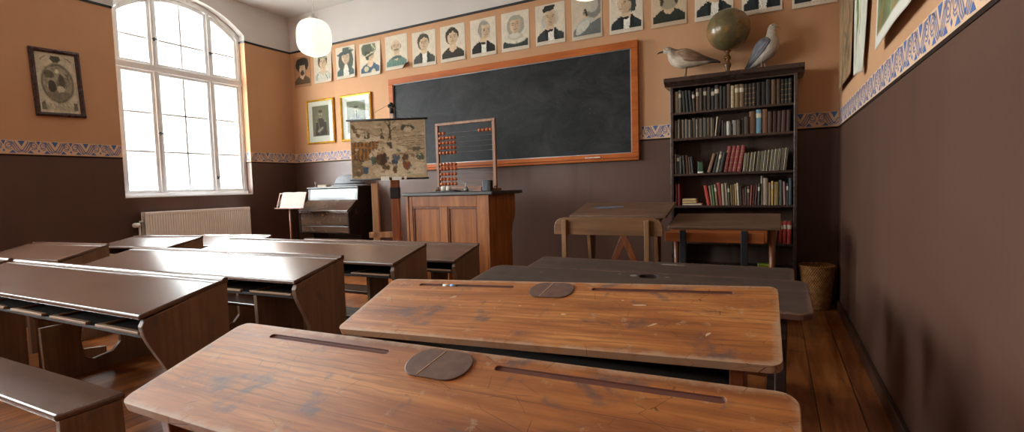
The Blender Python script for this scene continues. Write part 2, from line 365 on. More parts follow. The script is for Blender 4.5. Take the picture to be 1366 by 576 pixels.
# stencilled frieze: cream band, lilac scrollwork, blue triangles
PER = .2525
def frieze(i, a0, a1, phase, place):
    """place(u, v, d) -> xyz for a distance u along the wall, height v and lift d"""
    bm = bmesh.new()
    def quadstrip(P, w, mi, d):
        prev = None
        for k in range(len(P)):
            p = Vector(P[k]); q = Vector(P[min(k + 1, len(P) - 1)]) - Vector(P[max(k - 1, 0)]); q.normalize(); nrm = Vector((-q.y, q.x)) * w / 2
            if not (a0 + .004 < p.x < a1 - .004): prev = None; continue
            cur = [bm.verts.new(place(p.x + s * nrm.x, ZB + .003 + p.y + s * nrm.y, d)) for s in (-1, 1)]
            if prev: bm.faces.new((prev[0], cur[0], cur[1], prev[1])).material_index = mi
            prev = cur
    def tri(P, mi, d):
        if min(p[0] for p in P) < a0 or max(p[0] for p in P) > a1: return
        bm.faces.new([bm.verts.new(place(p[0], ZB + .003 + p[1], d)) for p in P]).material_index = mi
    tri([(a0, .0), (a1, .0), (a1, FR_H), (a0, FR_H)], 0, .0012)
    H = FR_H; k0 = int(math.floor((a0 - phase) / PER)) - 1; k1 = int((a1 - phase) / PER) + 2
    for k in range(k0, k1):
        c = phase + k * PER; h = PER / 2
        tri([(c - .027, H * .97), (c + .027, H * .97), (c, H * .56)], 2, .0022)
        tri([(c + h - .017, H * .97), (c + h + .017, H * .97), (c + h, H * .66)], 2, .0022)
        tri([(c + h - .010, H * .25), (c + h, H * .36), (c + h + .010, H * .25), (c + h, H * .14)], 2, .0022)
        tri([(c - .014, H * .30), (c + .014, H * .30), (c + .006, H * .22), (c - .006, H * .22)], 2, .0022)
        for s in (-1, 1):
            m = c + s * h / 2 * 1.02
            tri([(m - .026, H * .07), (m + .026, H * .07), (m, H * .30)], 2, .0022)
            sc = c + s * h * .70
            sp = [(sc + s * (.006 + .0032 * t) * math.cos(t) * .95, H * .60 + (.004 + .0032 * t) * math.sin(t)) for t in [x * .5 for x in range(0, 19)]]
            quadstrip(sp, .0085, 1, .0018)
            for j in range(3):
                o = .017 * j
                quadstrip([(c + s * (.052 + o), H * .93), (c + s * (.030 + o), H * .58), (c + s * (.012 + o), H * (.34 - .04 * j)), (c + s * (.000 + o * .6), H * (.16 - .03 * j))], .0095, 1, .0016)
            quadstrip([(c + s * (h - .022), H * .92), (c + s * (h - .050), H * .90), (c + s * (h - .075), H * .72)], .0085, 1, .0016)
            quadstrip([(c + s * (h - .012), H * .46), (c + s * (h - .03), H * .34), (c + s * (h - .055), H * .36)], .0085, 1, .0016)
    me = bpy.data.meshes.new('frieze'); bm.to_mesh(me); bm.free()
    return struct(link('trim_%d' % i, me, [M_CREAM, M_GREY, M_BLUE]))
PL = lambda u, v, d: (XL + d, u, v); PF = lambda u, v, d: (u, YF - d, v); PR = lambda u, v, d: (XR - d, u, v)
frieze(3, 1.185, WY0, 2.063, PL); frieze(4, WY1, YF, 2.063 + .1, PL)
frieze(5, XL, XR, .200, PF); frieze(6, -1.2, YF, 4.95, PR); frieze(7, -1.2, -.36, .063, PL)
bm = bmesh.new()   # the frieze turns into the window's far jamb
jm = frieze(8, -.12, .0, -.06, lambda u, v, d: (XL + u, WY1 - d, v))

# ---------------------------------------------------------------- windows
def window(i, a, b):
    c = (a + b) / 2; r = struct(empty('window_%d' % i, (XL - .15, a, WZ0))); w = b - a
    def band(bm, y0, y1, lo, hi, x0, x1, n=1):
        st = [y0 + (y1 - y0) * k / n for k in range(n + 1)]
        for u, v in zip(st, st[1:]):
            q = [(u, lo(u)), (v, lo(v)), (v, hi(v)), (u, hi(u))]
            vs = [bm.verts.new((x, y - a, z - WZ0)) for x in (x0, x1) for y, z in q]
            for f in ((0, 1, 2, 3), (7, 6, 5, 4), (0, 4, 5, 1), (1, 5, 6, 2), (2, 6, 7, 3), (3, 7, 4, 0)): bm.faces.new([vs[j] for j in f])
    K = lambda z: (lambda y: z)
    A = lambda ins: (lambda y: arch(y, ins, c))
    L = [a, a + .104, a + .404, a + .504, a + 1.064, a + 1.164, b - .070, b]
    bm = bmesh.new()
    band(bm, a, L[1] - .03, K(WZ0), A(.001), -.03, .04, 3); band(bm, L[6] + .03, b, K(WZ0), A(.001), -.03, .04, 3)
    band(bm, a, b, K(WZ0), K(WZ0 + .055), -.03, .055); band(bm, a, b, K(2.585), K(2.655), -.03, .055)
    band(bm, a + .02, b - .02, A(.06), A(.001), -.03, .04, 30)
    for q in (2, 4): band(bm, L[q] + .032, L[q + 1] - .032, K(WZ0), A(.03), -.03, .05, 3)
    fin('window_frame', bm, M_WHITE, r, bevel=.004)
    zl0, zl1, zu0 = 1.190, 2.555, 2.690
    for q in (1, 3, 5):
        y0, y1 = L[q], L[q + 1]
        bm = bmesh.new(); s = .034
        band(bm, y0 - s, y0, K(zl0 - .03), K(zl1 + .03), -.015, .025); band(bm, y1, y1 + s, K(zl0 - .03), K(zl1 + .03), -.015, .025)
        band(bm, y0, y1, K(zl0 - .03), K(zl0), -.015, .025); band(bm, y0, y1, K(zl1), K(zl1 + .03), -.015, .025)
        for zz in (1.645, 2.10): band(bm, y0, y1, K(zz - .0105), K(zz + .0105), -.008, .006)
        if q == 3: band(bm, (y0 + y1) / 2 - .010, (y0 + y1) / 2 + .010, K(zl0), K(zl1), -.008, .006)
        fin('casement', bm, M_WHITE, r, bevel=.002)
        bm = bmesh.new()
        band(bm, y0 - s, y0, K(zu0 - .03), A(.07), -.015, .025, 2); band(bm, y1, y1 + s, K(zu0 - .03), A(.07), -.015, .025, 2)
        band(bm, y0, y1, K(zu0 - .03), K(zu0), -.015, .025); band(bm, y0, y1, A(.105), A(.06), -.015, .025, 8)
        band(bm, y0, y1, K(2.962), K(2.983), -.008, .006)
        if q == 3: band(bm, (y0 + y1) / 2 - .010, (y0 + y1) / 2 + .010, K(zu0), A(.1), -.008, .006, 1)
        fin('fanlight_sash', bm, M_WHITE, r, bevel=.002)
        bm = bmesh.new(); band(bm, y0 - .004, y1 + .004, K(zl0 - .004), K(zl1 + .004), -.002, .002); fin('pane', bm, M_GLASS, r)
        bm = bmesh.new(); band(bm, y0 - .004, y1 + .004, K(zu0 - .004), A(.1), -.002, .002, 8); fin('pane', bm, M_GLASS, r)
    for (yy, zz, an) in ((L[2] + .05, 2.965, 0), (L[2] + .05, 1.86, 0), (L[4] + .05, 2.79 + .15, 0), (L[4] + .05, 1.34, .6)):
        bm = bmesh.new(); M = Matrix.Translation((.06, yy - a, zz - WZ0)) @ Matrix.Rotation(an, 4, 'X')
        box(bm, -.012, .008, -.007, .007, -.02, .02, M=M); box(bm, .006, .018, -.028, .028, -.006, .006, M=M)
        fin('window_handle', bm, M_IRON, r, bevel=.002)
    bm = B(.04, .145, .0, w, -.0, .012); fin('window_sill', bm, M_WHITE, r, bevel=.003)
for i, (a, b) in enumerate(WINS): window(i + 1, a, b)

# ================================================================ painting on sheets
class Canvas:
    def __init__(s, W, H, bg):
        s.W, s.H = W, H; s.a = np.zeros((H, W, 3)); s.a[:] = srgb(*bg)[:3]
        s.u, s.v = np.meshgrid(np.linspace(0, 1, W), np.linspace(0, 1, H))      # v from the top
        s.asp = W / H
    def put(s, m, col, al=1.):
        m = (np.clip(m, 0, 1) * al)[..., None]; s.a = s.a * (1 - m) + np.array(srgb(*col)[:3]) * m
    def E(s, cx, cy, rx, ry, col, ang=0., soft=.12, al=1.):
        du, dv = (s.u - cx), (s.v - cy); ca, sa = math.cos(ang), math.sin(ang)
        x, y = (du * ca + dv * sa) / rx, (-du * sa + dv * ca) / ry
        s.put((1 - np.sqrt(x * x + y * y)) / soft + .5, col, al)
    def P(s, pts, col, al=1.):
        ins = np.zeros(s.u.shape, bool); n = len(pts)
        for i in range(n):
            (x1, y1), (x2, y2) = pts[i], pts[(i + 1) % n]
            if y1 == y2: continue
            c = ((y1 > s.v) != (y2 > s.v)) & (s.u < (x2 - x1) * (s.v - y1) / (y2 - y1) + x1); ins ^= c
        s.put(ins.astype(float), col, al)
    def L(s, x1, y1, x2, y2, w, col, al=1.):
        dx, dy = x2 - x1, y2 - y1; t = np.clip(((s.u - x1) * dx + (s.v - y1) * dy) / (dx * dx + dy * dy + 1e-9), 0, 1)
        d = np.hypot((s.u - x1 - t * dx), (s.v - y1 - t * dy)); s.put((w - d) / (w * .6) + .5, col, al)
    def noise(s, amt, seed=1, k=6):
        r = np.random.RandomState(seed)
        for o in (k, k * 2, k * 5):
            g = r.rand(o + 2, o + 2); y = s.v * o; x = s.u * o; yi = y.astype(int); xi = x.astype(int); fy = y - yi; fx = x - xi
            n = g[yi, xi] * (1 - fx) * (1 - fy) + g[yi, xi + 1] * fx * (1 - fy) + g[yi + 1, xi] * (1 - fx) * fy + g[yi + 1, xi + 1] * fx * fy
            s.a *= (1 + (n - .5) * amt)[..., None]
        s.a = np.clip(s.a, 0, 1)
def warp(c, amt, k, seed):
    r = np.random.RandomState(seed); H, W = c.H, c.W; y = c.v * k; x = c.u * k; yi = y.astype(int); xi = x.astype(int); fy = y - yi; fx = x - xi
    sh = []
    for q in range(2):
        g = r.rand(k + 2, k + 2) - .5
        sh.append(g[yi, xi] * (1 - fx) * (1 - fy) + g[yi, xi + 1] * fx * (1 - fy) + g[yi + 1, xi] * (1 - fx) * fy + g[yi + 1, xi + 1] * fx * fy)
    I = np.clip(((c.v + sh[0] * amt) * (H - 1)).round().astype(int), 0, H - 1); J = np.clip(((c.u + sh[1] * amt) * (W - 1)).round().astype(int), 0, W - 1)
    c.a = c.a[I, J]
def paint(me, cols):
    at = me.color_attributes.new('paint', 'FLOAT_COLOR', 'POINT')
    buf = np.ones((len(me.vertices), 4), np.float32); buf[:, :3] = cols; at.data.foreach_set('color', buf.ravel())
def sheet(name, w, h, cv, mat=M_PRINT, shape=None, parent=None, th=.0012):
    """upright sheet, bottom edge on local z=0, facing local -y; shape(u, v_from_bottom) -> lift towards the viewer"""
    W, H = cv.W, cv.H; vs = []; fs = []
    for j in range(H):
        for i in range(W):
            u, v = i / (W - 1), 1 - j / (H - 1); q = shape(u, v) if shape else (0, 0, 0)
            if not isinstance(q, tuple): q = (0, q, 0)
            vs.append(((u - .5) * w + q[0], -q[1], v * h + q[2]))
    for j in range(H - 1):
        for i in range(W - 1):
            a = j * W + i; fs.append((a, a + W, a + W + 1, a + 1))
    me = bpy.data.meshes.new(name); me.from_pydata(vs, [], fs); me.update()
    paint(me, cv.a.reshape(-1, 3)); o = link(name, me, mat, parent)
    for p in me.polygons: p.use_smooth = True
    md = o.modifiers.new('t', 'SOLIDIFY'); md.thickness = th; md.offset = -1
    return o

SK = (206, 178, 146); INK = (44, 46, 44)
def portrait(k):
    tone = {0: (176, 130, 94), 10: (200, 184, 162), 12: (202, 178, 148)}.get(k, (214, 201, 182))
    c = Canvas(70, 90, tone)
    m = .07
    hx, hy, hr, hh = .5, .36, .15, .17
    coat = {0: (92, 72, 50), 1: (176, 176, 166), 2: (70, 84, 82), 3: (66, 84, 100), 4: (96, 122, 112), 5: (74, 74, 68), 6: (58, 52, 44), 7: (44, 40, 36), 8: (56, 64, 62),
            9: (54, 60, 58), 10: (110, 112, 108), 11: (42, 48, 50), 12: (46, 50, 42), 13: (42, 50, 50), 14: (40, 46, 50), 15: (44, 48, 50)}[k]
    hair = {0: (52, 44, 34), 1: (76, 72, 58), 2: (70, 74, 66), 4: (150, 140, 120), 5: (70, 64, 54), 6: (62, 54, 44), 7: (150, 146, 134), 8: (158, 152, 138), 9: (190, 184, 170),
            10: (120, 118, 112), 11: (60, 66, 62), 12: (66, 60, 46), 13: (120, 112, 98), 14: (84, 78, 66), 15: (60, 56, 50)}.get(k, INK)
    if k == 7: hx = .56
    if k == 10: hx, hy = .56, .42
    if k == 11: hx = .46
    # shoulders
    c.P([(m, .90), (m + .03, .74), (.22, .66), (.38, .58), (.62, .58), (.80, .67), (.93, .76), (.95, .90)], coat)
    for t in range(10):
        x = .12 + t * .085; c.L(x, .70 + .02 * (t % 3), x + .03, .89, .006, tuple(int(q * .6) for q in coat), .6)
    c.P([(.41, .48), (.60, .48), (.62, .62), (.5, .70), (.39, .62)], SK)                 # neck
    if k in (5, 7, 9, 11, 13, 14, 15):
        c.P([(.42, .60), (.58, .60), (.60, .90), (.44, .90)], (232, 228, 216))
        c.P([(.36, .56), (.44, .60), (.45, .90), (.40, .90)], tuple(int(q * .7) for q in coat)); c.P([(.60, .58), (.66, .56), (.70, .90), (.60, .90)], tuple(int(q * .7) for q in coat))
        if k in (7, 9, 11): c.E(.5, .62, .08, .025, (30, 30, 30))
    if k == 8: c.E(.5, .63, .32, .12, (214, 204, 184)); c.E(.5, .60, .22, .07, (190, 180, 160)); c.E(.5, .58, .15, .05, (206, 196, 178))
    if k == 1: c.P([(.3, .62), (.5, .70), (.7, .62), (.8, .9), (.16, .9)], (206, 204, 190)); c.L(.3, .66, .2, .88, .01, (90, 96, 84)); c.L(.6, .68, .74, .88, .012, (90, 96, 84))
    if k == 2: c.P([(.42, .56), (.60, .56), (.64, .88), (.42, .88)], (226, 222, 210))
    if k == 3: c.E(.35, .72, .09, .07, (200, 186, 150)); c.E(.6, .80, .08, .06, (210, 196, 170))
    if k == 4: c.P([(.36, .58), (.64, .58), (.66, .65), (.34, .65)], (74, 92, 86))
    # hair behind
    if k in (0,): c.E(.5, .30, .30, .19, hair)
    if k in (2,): c.E(.34, .46, .13, .22, hair); c.E(.68, .46, .13, .22, hair)
    if k in (8,): c.E(.37, .38, .10, .17, hair); c.E(.64, .38, .11, .17, hair)
    if k in (9,): c.E(.36, .42, .08, .12, hair); c.E(.65, .38, .07, .14, hair)
    if k in (1, 5, 6, 7, 11, 13, 14, 15): c.E(hx - (.03 if k != 11 else -.07), hy - .03, hr + .035, hh + .02, hair)
    if k == 3: pass
    c.E(hx, hy, hr, hh, SK, 0, .1)
    c.E(hx + .05, hy + .02, hr * .7, hh * .8, tuple(int(q * .88) for q in SK), 0, .5, .7)
    # features
    dx = {11: -.07, 3: .08, 10: -.07, 7: .03}.get(k, 0)
    for s in (-1, 1):
        c.L(hx + dx + s * .065 - .025, hy - .035, hx + dx + s * .065 + .025, hy - .038, .008, (80, 66, 52))
        c.E(hx + dx + s * .062, hy - .008, .020, .009, (50, 42, 34))
    c.L(hx + dx, hy - .02, hx + dx + .014, hy + .05, .007, (140, 112, 86)); c.L(hx + dx - .035, hy + .088, hx + dx + .035, hy + .088, .008, (128, 84, 68))
    c.E(hx, hy + .14, .06, .02, (176, 148, 118), 0, .5, .6)
    # hair in front, hats, beards
    if k in (5, 6, 13, 14, 15): c.P([(hx - .17, hy + .02), (hx - .18, hy - .12), (hx - .08, hy - .20), (hx + .08, hy - .20), (hx + .17, hy - .12), (hx + .17, hy + .04), (hx + .13, hy - .07), (hx + .02, hy - .13), (hx - .11, hy - .09)], hair)
    if k == 1: c.P([(hx - .16, hy + .1), (hx - .18, hy - .10), (hx, hy - .2), (hx + .18, hy - .1), (hx + .16, hy + .1), (hx + .10, hy - .08), (hx, hy - .12), (hx - .10, hy - .08)], hair); c.L(hx - .15, hy - .12, hx + .15, hy - .12, .018, (150, 150, 130))
    if k == 0: c.E(.5, .22, .27, .10, hair); c.E(.5, .52, .09, .07, (70, 56, 40)); c.E(.32, .34, .07, .1, hair); c.E(.70, .34, .07, .1, hair)
    if k == 2: c.E(.5, .24, .34, .045, (64, 72, 68), -.1); c.P([(.38, .23), (.40, .07), (.62, .07), (.63, .22)], (78, 86, 80)); c.L(.6, .1, .74, .2, .02, (150, 150, 130))
    if k == 3:
        c.E(.44, .24, .25, .19, (84, 88, 72)); c.P([(.50, .05), (.66, .10), (.72, .30), (.60, .30)], (110, 116, 92)); c.L(.52, .07, .66, .26, .012, (206, 200, 160)); c.P([(.3, .3), (.5, .3), (.46, .5), (.34, .5)], (60, 62, 54)); c.L(.30, .42, .68, .30, .012, (200, 190, 150))
    if k == 4: c.L(hx - .07, hy + .07, hx + .07, hy + .07, .02, (120, 110, 92)); c.E(hx - .15, hy, .02, .07, hair); c.E(hx + .15, hy, .02, .07, hair)
    if k == 7: c.E(hx - .14, hy + .0, .05, .12, hair); c.E(hx, hy - .15, .1, .03, hair); c.E(hx + .13, hy - .02, .025, .07, hair)
    if k == 8: c.E(.5, hy - .15, .14, .05, hair)
    if k == 9: c.E(.47, .17, .17, .07, (36, 38, 36), -.2); c.P([(.32, .18), (.60, .12), (.62, .2), (.33, .26)], (46, 48, 46))
    if k == 10:
        c.E(.70, .30, .18, .22, (128, 126, 120), .5); c.E(.66, .26, .12, .14, (176, 172, 160), .5); c.E(.52, .26, .12, .10, (190, 182, 164))
        c.E(.44, .62, .24, .13, (178, 176, 166), -.35); c.P([(.2, .9), (.36, .66), (.9, .5), (.93, .9)], (104, 108, 106)); c.E(.38, .66, .2, .09, (196, 192, 180), -.5); c.L(.46, .34, .50, .42, .03, (60, 60, 52))
    if k == 11: c.P([(.44, .18), (.60, .14), (.74, .24), (.72, .50), (.62, .52), (.62, .34), (.52, .28)], hair); c.E(.34, .35, .03, .045, SK)
    if k == 12: c.E(.5, .26, .18, .10, hair); c.E(.5, .50, .16, .09, (160, 148, 124)); c.E(.34, .38, .05, .14, hair); c.E(.66, .38, .05, .14, hair)
    if k == 14: c.P([(.46, .6), (.56, .6), (.52, .86)], (226, 220, 206))
    I = np.clip(((.45 + (c.v - .45) / 1.24) * (c.H - 1)).round().astype(int), 0, c.H - 1); J = np.clip(((.5 + (c.u - .5) / 1.30) * (c.W - 1)).round().astype(int), 0, c.W - 1); c.a = c.a[I, J]
    for t in range(16): x = .1 + .05 * t; c.L(x, .74 + .03 * (t % 4), x + .05, .90, .005, tuple(int(q * .55) for q in coat), .5)
    warp(c, .03, 9, k); warp(c, .02, 22, k + 40); c.noise(.14, k + 1, 9)
    e = .055
    marg = (c.u < e) | (c.u > 1 - e) | (c.v < .04) | (c.v > .90)
    c.put(marg.astype(float), tone if k != 0 else (170, 124, 88), .92)
    for t in range(7):
        if k != 0: c.L(.22 + t * .08, .935, .26 + t * .08, .935, .004, (120, 112, 100), .6)
    return c
plist = [(-6.308, -5.957, 2.655), (-5.886, -5.520, 2.667), (-5.442, -5.072, 2.671), (-4.997, -4.619, 2.653), (-4.537, -4.170, 2.677), (-4.091, -3.724, 2.656), (-3.650, -3.290, 2.656), (-3.213, -2.863, 2.655),
         (-2.791, -2.438, 2.656), (-2.357, -2.005, 2.660), (-1.929, -1.592, 2.648), (-1.516, -1.173, 2.645), (-1.090, -.753, 2.638), (-.682, -.343, 2.630), (-.273, .055, 2.613), (.131, .469, 2.603)]
plab = ['brownish portrait print of a man with round bushy hair, nearest the window corner', 'portrait print of a young person with banded hair and pale dress',
        'portrait print of a long-haired man in a tall brimmed hat', 'portrait print of a soldier in a tall crested helmet', 'portrait print of a bald man with moustache in a green coat',
        'portrait print of a dark-haired man with white shirt and grey lapels', 'portrait print of a dark-haired man in a plain closed brown coat', 'portrait print of a white-haired man with black coat and tie',
        'portrait print of a figure in a curly wig and wide round ruff', 'portrait print of an old man wearing a flat black cap and bow tie', 'portrait print of a bearded old man with wavy hair, leaning sideways',
        'portrait print of a dark-haired man in side view with black bow tie', 'portrait print of a bearded man in a dark high-necked coat, above the brown gull',
        'portrait print of a man in black with white collar, just behind the globe', 'portrait print of a man in black with narrow white cravat, between globe and grey gull', 'portrait print of a man in black, last before the far corner']
for k, (x0, x1, zb) in enumerate(plist):
    rr = random.Random(k); b0 = rr.uniform(.004, .016); cr = rr.choice((0, 1, -1)); amp = rr.uniform(.006, .022)
    def shp(u, v, b0=b0, cr=cr, amp=amp, k=k):
        d = .0016 + b0 * math.sin(PI * u) * .4 * (1 - v) + amp * (max(0, (1 - v) - .55) ** 2) * 3
        if k in (1, 2, 3): d += .035 * max(0, u - .72) * (1 - v) * 2.4
        if k == 4: d += .5 * max(0, u - .86 + (.12 - v)) ** 1.3 if v < .14 else 0
        return d
    o = sheet('portrait_poster', x1 - x0, .437, portrait(k), shape=shp)
    o.location = ((x0 + x1) / 2, YF, zb); o.rotation_euler = (0, rr.uniform(-.006, .006), 0)
    tag(o, plab[k], 'poster', 'portrait prints in a row above the blackboard')

# ---------------------------------------------------------------- gilt framed portraits
def framed(name, w, h, fw, depth, fmat, cv, label, cat, loc, rz, mat_border=None, tilt=0., roll=0., glass=True, group=None):
    r = empty(name, loc, rz, label, cat, group); r.rotation_euler = (tilt, roll, rz)
    bm = bmesh.new()
    for (a, b_, c_, d_) in ((-w / 2, w / 2, 0, fw), (-w / 2, w / 2, h - fw, h)):
        prism(bm, [(-depth, c_), (-depth * .6, c_ + fw * .15), (0, c_ + 0), (0, d_), (-depth * .6, d_)] if False else [(0, c_), (-depth * .75, c_), (-depth, (c_ + d_) / 2), (-depth * .6, d_), (0, d_)], 0, a, b_)
    for s in (-1, 1):
        x0, x1 = sorted((s * w / 2, s * (w / 2 - fw)))
        prism(bm, [(x0, 0), (x1, 0), (x1, -depth * .7), ((x0 + x1) / 2, -depth), (x0, -depth * .7)], 2, fw * .4, h - fw * .4)
    fin('frame', bm, fmat, r, bevel=.002)
    s = sheet('print', w - 2 * fw + .006, h - 2 * fw + .006, cv, parent=r); s.location = (0, -.008, fw - .003)
    if glass: fin('glass', B(-w / 2 + fw - .002, w / 2 - fw + .002, -.0135, -.0115, fw - .002, h - fw + .002), M_PICGLASS, r)
    return r
def officer(seed, dress):
    c = Canvas(56, 66, (236, 234, 228)); c.put(((c.u > .17) & (c.u < .83) & (c.v > .12) & (c.v < .85)).astype(float), (112, 112, 92))
    c.E(.5, .45, .22, .3, (134, 134, 112), 0, .6, .6)
    c.P([(.28, .84), (.30, .52), (.42, .43), (.58, .43), (.72, .53), (.76, .84)], dress)
    c.E(.5, .32, .075, .085, (170, 160, 138)); c.E(.5, .255, .08, .04, (70, 64, 50)); c.E(.5, .36, .045, .02, (84, 76, 60))
    c.L(.40, .47, .46, .80, .008, (150, 146, 120)); c.E(.48, .70, .13, .035, (164, 156, 134), -.4); c.E(.33, .50, .05, .02, (150, 144, 110)); c.E(.68, .50, .05, .02, (150, 144, 110))
    c.put(((c.v > .85) | (c.v < .12) | (c.u < .17) | (c.u > .83)).astype(float), (236, 234, 228)); c.noise(.06, seed); return c
framed('framed_portrait', .555, .633, .028, .028, M_GOLD, officer(3, (56, 54, 56)), 'gilt framed portrait of a seated man in dark uniform, nearer the window corner', 'picture', (-5.792, YF - .004, 1.808), 0, group='gilt framed portraits under the prints')
framed('framed_portrait', .575, .633, .028, .028, M_GOLD, officer(4, (96, 98, 104)), 'gilt framed portrait partly hidden by the winter wall chart, window mirrored in its glass', 'picture', (-5.097, YF - .004, 1.808), 0, group='gilt framed portraits under the prints')
# engraving on the window wall
c = Canvas(66, 92, (198, 188, 164))
c.E(.5, .50, .40, .33, (92, 86, 72)); c.E(.5, .50, .36, .295, (150, 142, 122)); c.E(.5, .36, .28, .12, (166, 158, 138), 0, .5)
_R = random.Random(2)
for i in range(70):
    a_ = _R.uniform(0, 6.28); q_ = _R.random() ** .5; c.E(.5 + .33 * q_ * math.cos(a_), .5 + .27 * q_ * math.sin(a_), _R.uniform(.01, .05), _R.uniform(.008, .03), _R.choice([(96, 90, 76), (120, 112, 94), (176, 168, 146), (136, 128, 108)]), _R.uniform(0, 3), .4, .8)
c.E(.36, .56, .10, .10, (74, 68, 58)); c.E(.60, .48, .08, .14, (88, 82, 70)); c.E(.56, .60, .09, .06, (206, 198, 176)); c.E(.30, .36, .12, .07, (100, 96, 82)); c.E(.5, .30, .05, .04, (212, 206, 186)); c.P([(.2, .66), (.8, .64), (.7, .76), (.5, .80), (.3, .76)], (128, 120, 102))
c.P([(.40, .05), (.60, .05), (.64, .10), (.56, .16), (.44, .16), (.36, .10)], (84, 80, 68)); c.L(.14, .12, .26, .06, .01, (130, 122, 104)); c.L(.74, .07, .88, .12, .01, (130, 122, 104))
for i in range(26):
    x = .08 + .034 * i; c.L(x, .86 + .03 * math.sin(i * 2.1), x + .02, .95, .008, (116, 110, 92), .7)
c.P([(.84, .82), (.93, .82), (.93, .95), (.84, .95)], (100, 94, 78)); warp(c, .018, 14, 5); c.P([(.06, .84), (.14, .80), (.18, .95), (.06, .95)], (112, 106, 88)); c.noise(.3, 5, 10)
framed('framed_engraving', .400, .665, .040, .026, M_MAHOG, c, 'old engraving with an oval scene in a dark red-brown frame beside the window', 'picture', (XL + .004, 2.387, 1.943), PI / 2, roll=-.035, glass=False)

# ---------------------------------------------------------------- blackboard
r = empty('blackboard', (-2.847, YF, 1.350), 0, 'long dark blackboard in an orange-brown wooden frame on the front wall', 'blackboard')
w, h, f = 3.255, 1.20, .074
fin('writing_surface', B(-w / 2 + f - .01, w / 2 - f + .01, -.028, -.004, f - .01, h - f + .01), M_SLATE, r)
bm = bmesh.new()
for z0, z1 in ((0, f), (h - f, h)): box(bm, -w / 2, w / 2, -.05, -.002, z0, z1)
for x0, x1 in ((-w / 2, -w / 2 + f), (w / 2 - f, w / 2)): box(bm, x0, x1, -.05, -.002, f, h - f)
fin('frame', bm, M_FRAME, r, bevel=.006)
bm = bmesh.new()
for z0, z1, x0, x1 in ((f - .001, f + .007, -w / 2 + f, w / 2 - f), (h - f - .007, h - f + .001, -w / 2 + f, w / 2 - f), (f, h - f, -w / 2 + f - .001, -w / 2 + f + .007), (f, h - f, w / 2 - f - .007, w / 2 - f + .001)): box(bm, x0, x1, -.040, -.028, z0, z1)
fin('inner_bead', bm, M_METAL, r)
fin('chalk_ledge', B(-w / 2 + .02, w / 2 - .02, -.066, -.050, .030, .038), M_FRAME, r, bevel=.002)
bm = bmesh.new()
for i in range(9):
    tube(bm, [(-1.79 + i * .019 + 2.847, -.058, .044 + .001 * (i % 2)), (-1.775 + i * .019 + 2.847, -.058, .044)], .0055, 8)
o = fin('chalk_stick', bm, M_CHALK, None, smooth=True); o.location = (-2.847, YF, 1.350)
tag(o, 'white chalk lying on the bottom rail of the blackboard frame', 'chalk')

# ---------------------------------------------------------------- winter wall chart on its stand
c = Canvas(150, 116, (186, 164, 134)); R = np.random.RandomState(4)
c.P([(0, 0), (1, 0), (1, .38), (0, .3)], (180, 158, 128)); c.P([(0, .30), (1, .34), (1, 1), (0, 1)], (190, 168, 136))
for i in range(26): c.E(R.rand(), .1 + .3 * R.rand(), .03 + .08 * R.rand(), .008 + .014 * R.rand(), (146, 128, 100) if i % 2 else (204, 184, 154), 0, .5, .7)
c.P([(.02, .10), (.12, .26), (.40, .27), (.36, .36), (.10, .37), (.0, .25)], (206, 188, 160)); c.P([(0, .08), (.04, .06), (.14, .27), (.10, .30)], (112, 92, 66))
c.P([(0, .36), (.37, .36), (.37, .66), (0, .74)], (112, 84, 56))
for i in range(7): c.L(.03 + .05 * i, .37, .03 + .05 * i, .68, .008, (176, 118, 58))
c.L(0, .46, .37, .45, .008, (170, 118, 64)); c.E(.08, .72, .07, .08, (92, 74, 52)); c.P([(0, .68), (.10, .66), (.2, .9), (0, .97)], (128, 104, 74))
for x, h_ in ((.24, .14), (.42, .12), (.20, .2)): c.P([(x - .02, .32), (x, h_), (x + .02, .32)], (92, 82, 62))
c.L(.525, .0, .53, .48, .013, (84, 68, 50)); c.L(.53, .14, .47, .02, .007, (84, 68, 50)); c.L(.53, .1, .59, .02, .007, (84, 68, 50)); c.L(.53, .2, .60, .12, .006, (84, 68, 50))
for i in range(9): c.L(.62 + .02 * (i % 3), .30 + .035 * i, .98, .27 + .04 * i, .007, (120, 102, 76) if i % 2 else (96, 86, 66), .8)
c.E(.76, .14, .09, .07, (74, 72, 60)); c.E(.76, .17, .055, .05, (196, 176, 146)); c.E(.86, .50, .07, .035, (100, 96, 78)); c.E(.92, .64, .06, .05, (92, 100, 90))
c.E(.42, .60, .17, .14, (206, 186, 156)); c.P([(.3, .86), (.5, .7), (.95, .74), (.98, .92), (.6, .96), (.32, .95)], (208, 190, 160)); c.E(.66, .5, .1, .06, (200, 182, 150))
for x, y, a_, b_, col in ((.42, .66, .06, .12, (78, 58, 44)), (.37, .66, .04, .1, (98, 70, 50)), (.30, .68, .035, .08, (86, 104, 92)), (.19, .84, .035, .07, (70, 88, 106)), (.58, .70, .035, .10, (72, 76, 82)),
                          (.61, .64, .05, .05, (88, 98, 106)), (.72, .66, .04, .09, (98, 72, 50)), (.74, .78, .05, .08, (128, 78, 46)), (.57, .84, .03, .08, (104, 74, 50)), (.10, .90, .05, .06, (108, 90, 66)), (.52, .40, .03, .07, (82, 74, 62)), (.46, .80, .05, .05, (110, 84, 60))):
    c.E(x, y, a_, b_, col); c.E(x, y - b_ * .95, a_ * .45, a_ * .5, (176, 138, 104))
for i in range(60):
    x, y = R.rand(), .45 + .5 * R.rand(); q = [(92, 72, 52), (120, 96, 70), (200, 178, 146), (150, 122, 90), (84, 88, 88), (212, 194, 164)][R.randint(6)]
    c.E(x, y, .008 + .022 * R.rand(), .008 + .022 * R.rand(), q, R.rand() * 3, .5, .75)
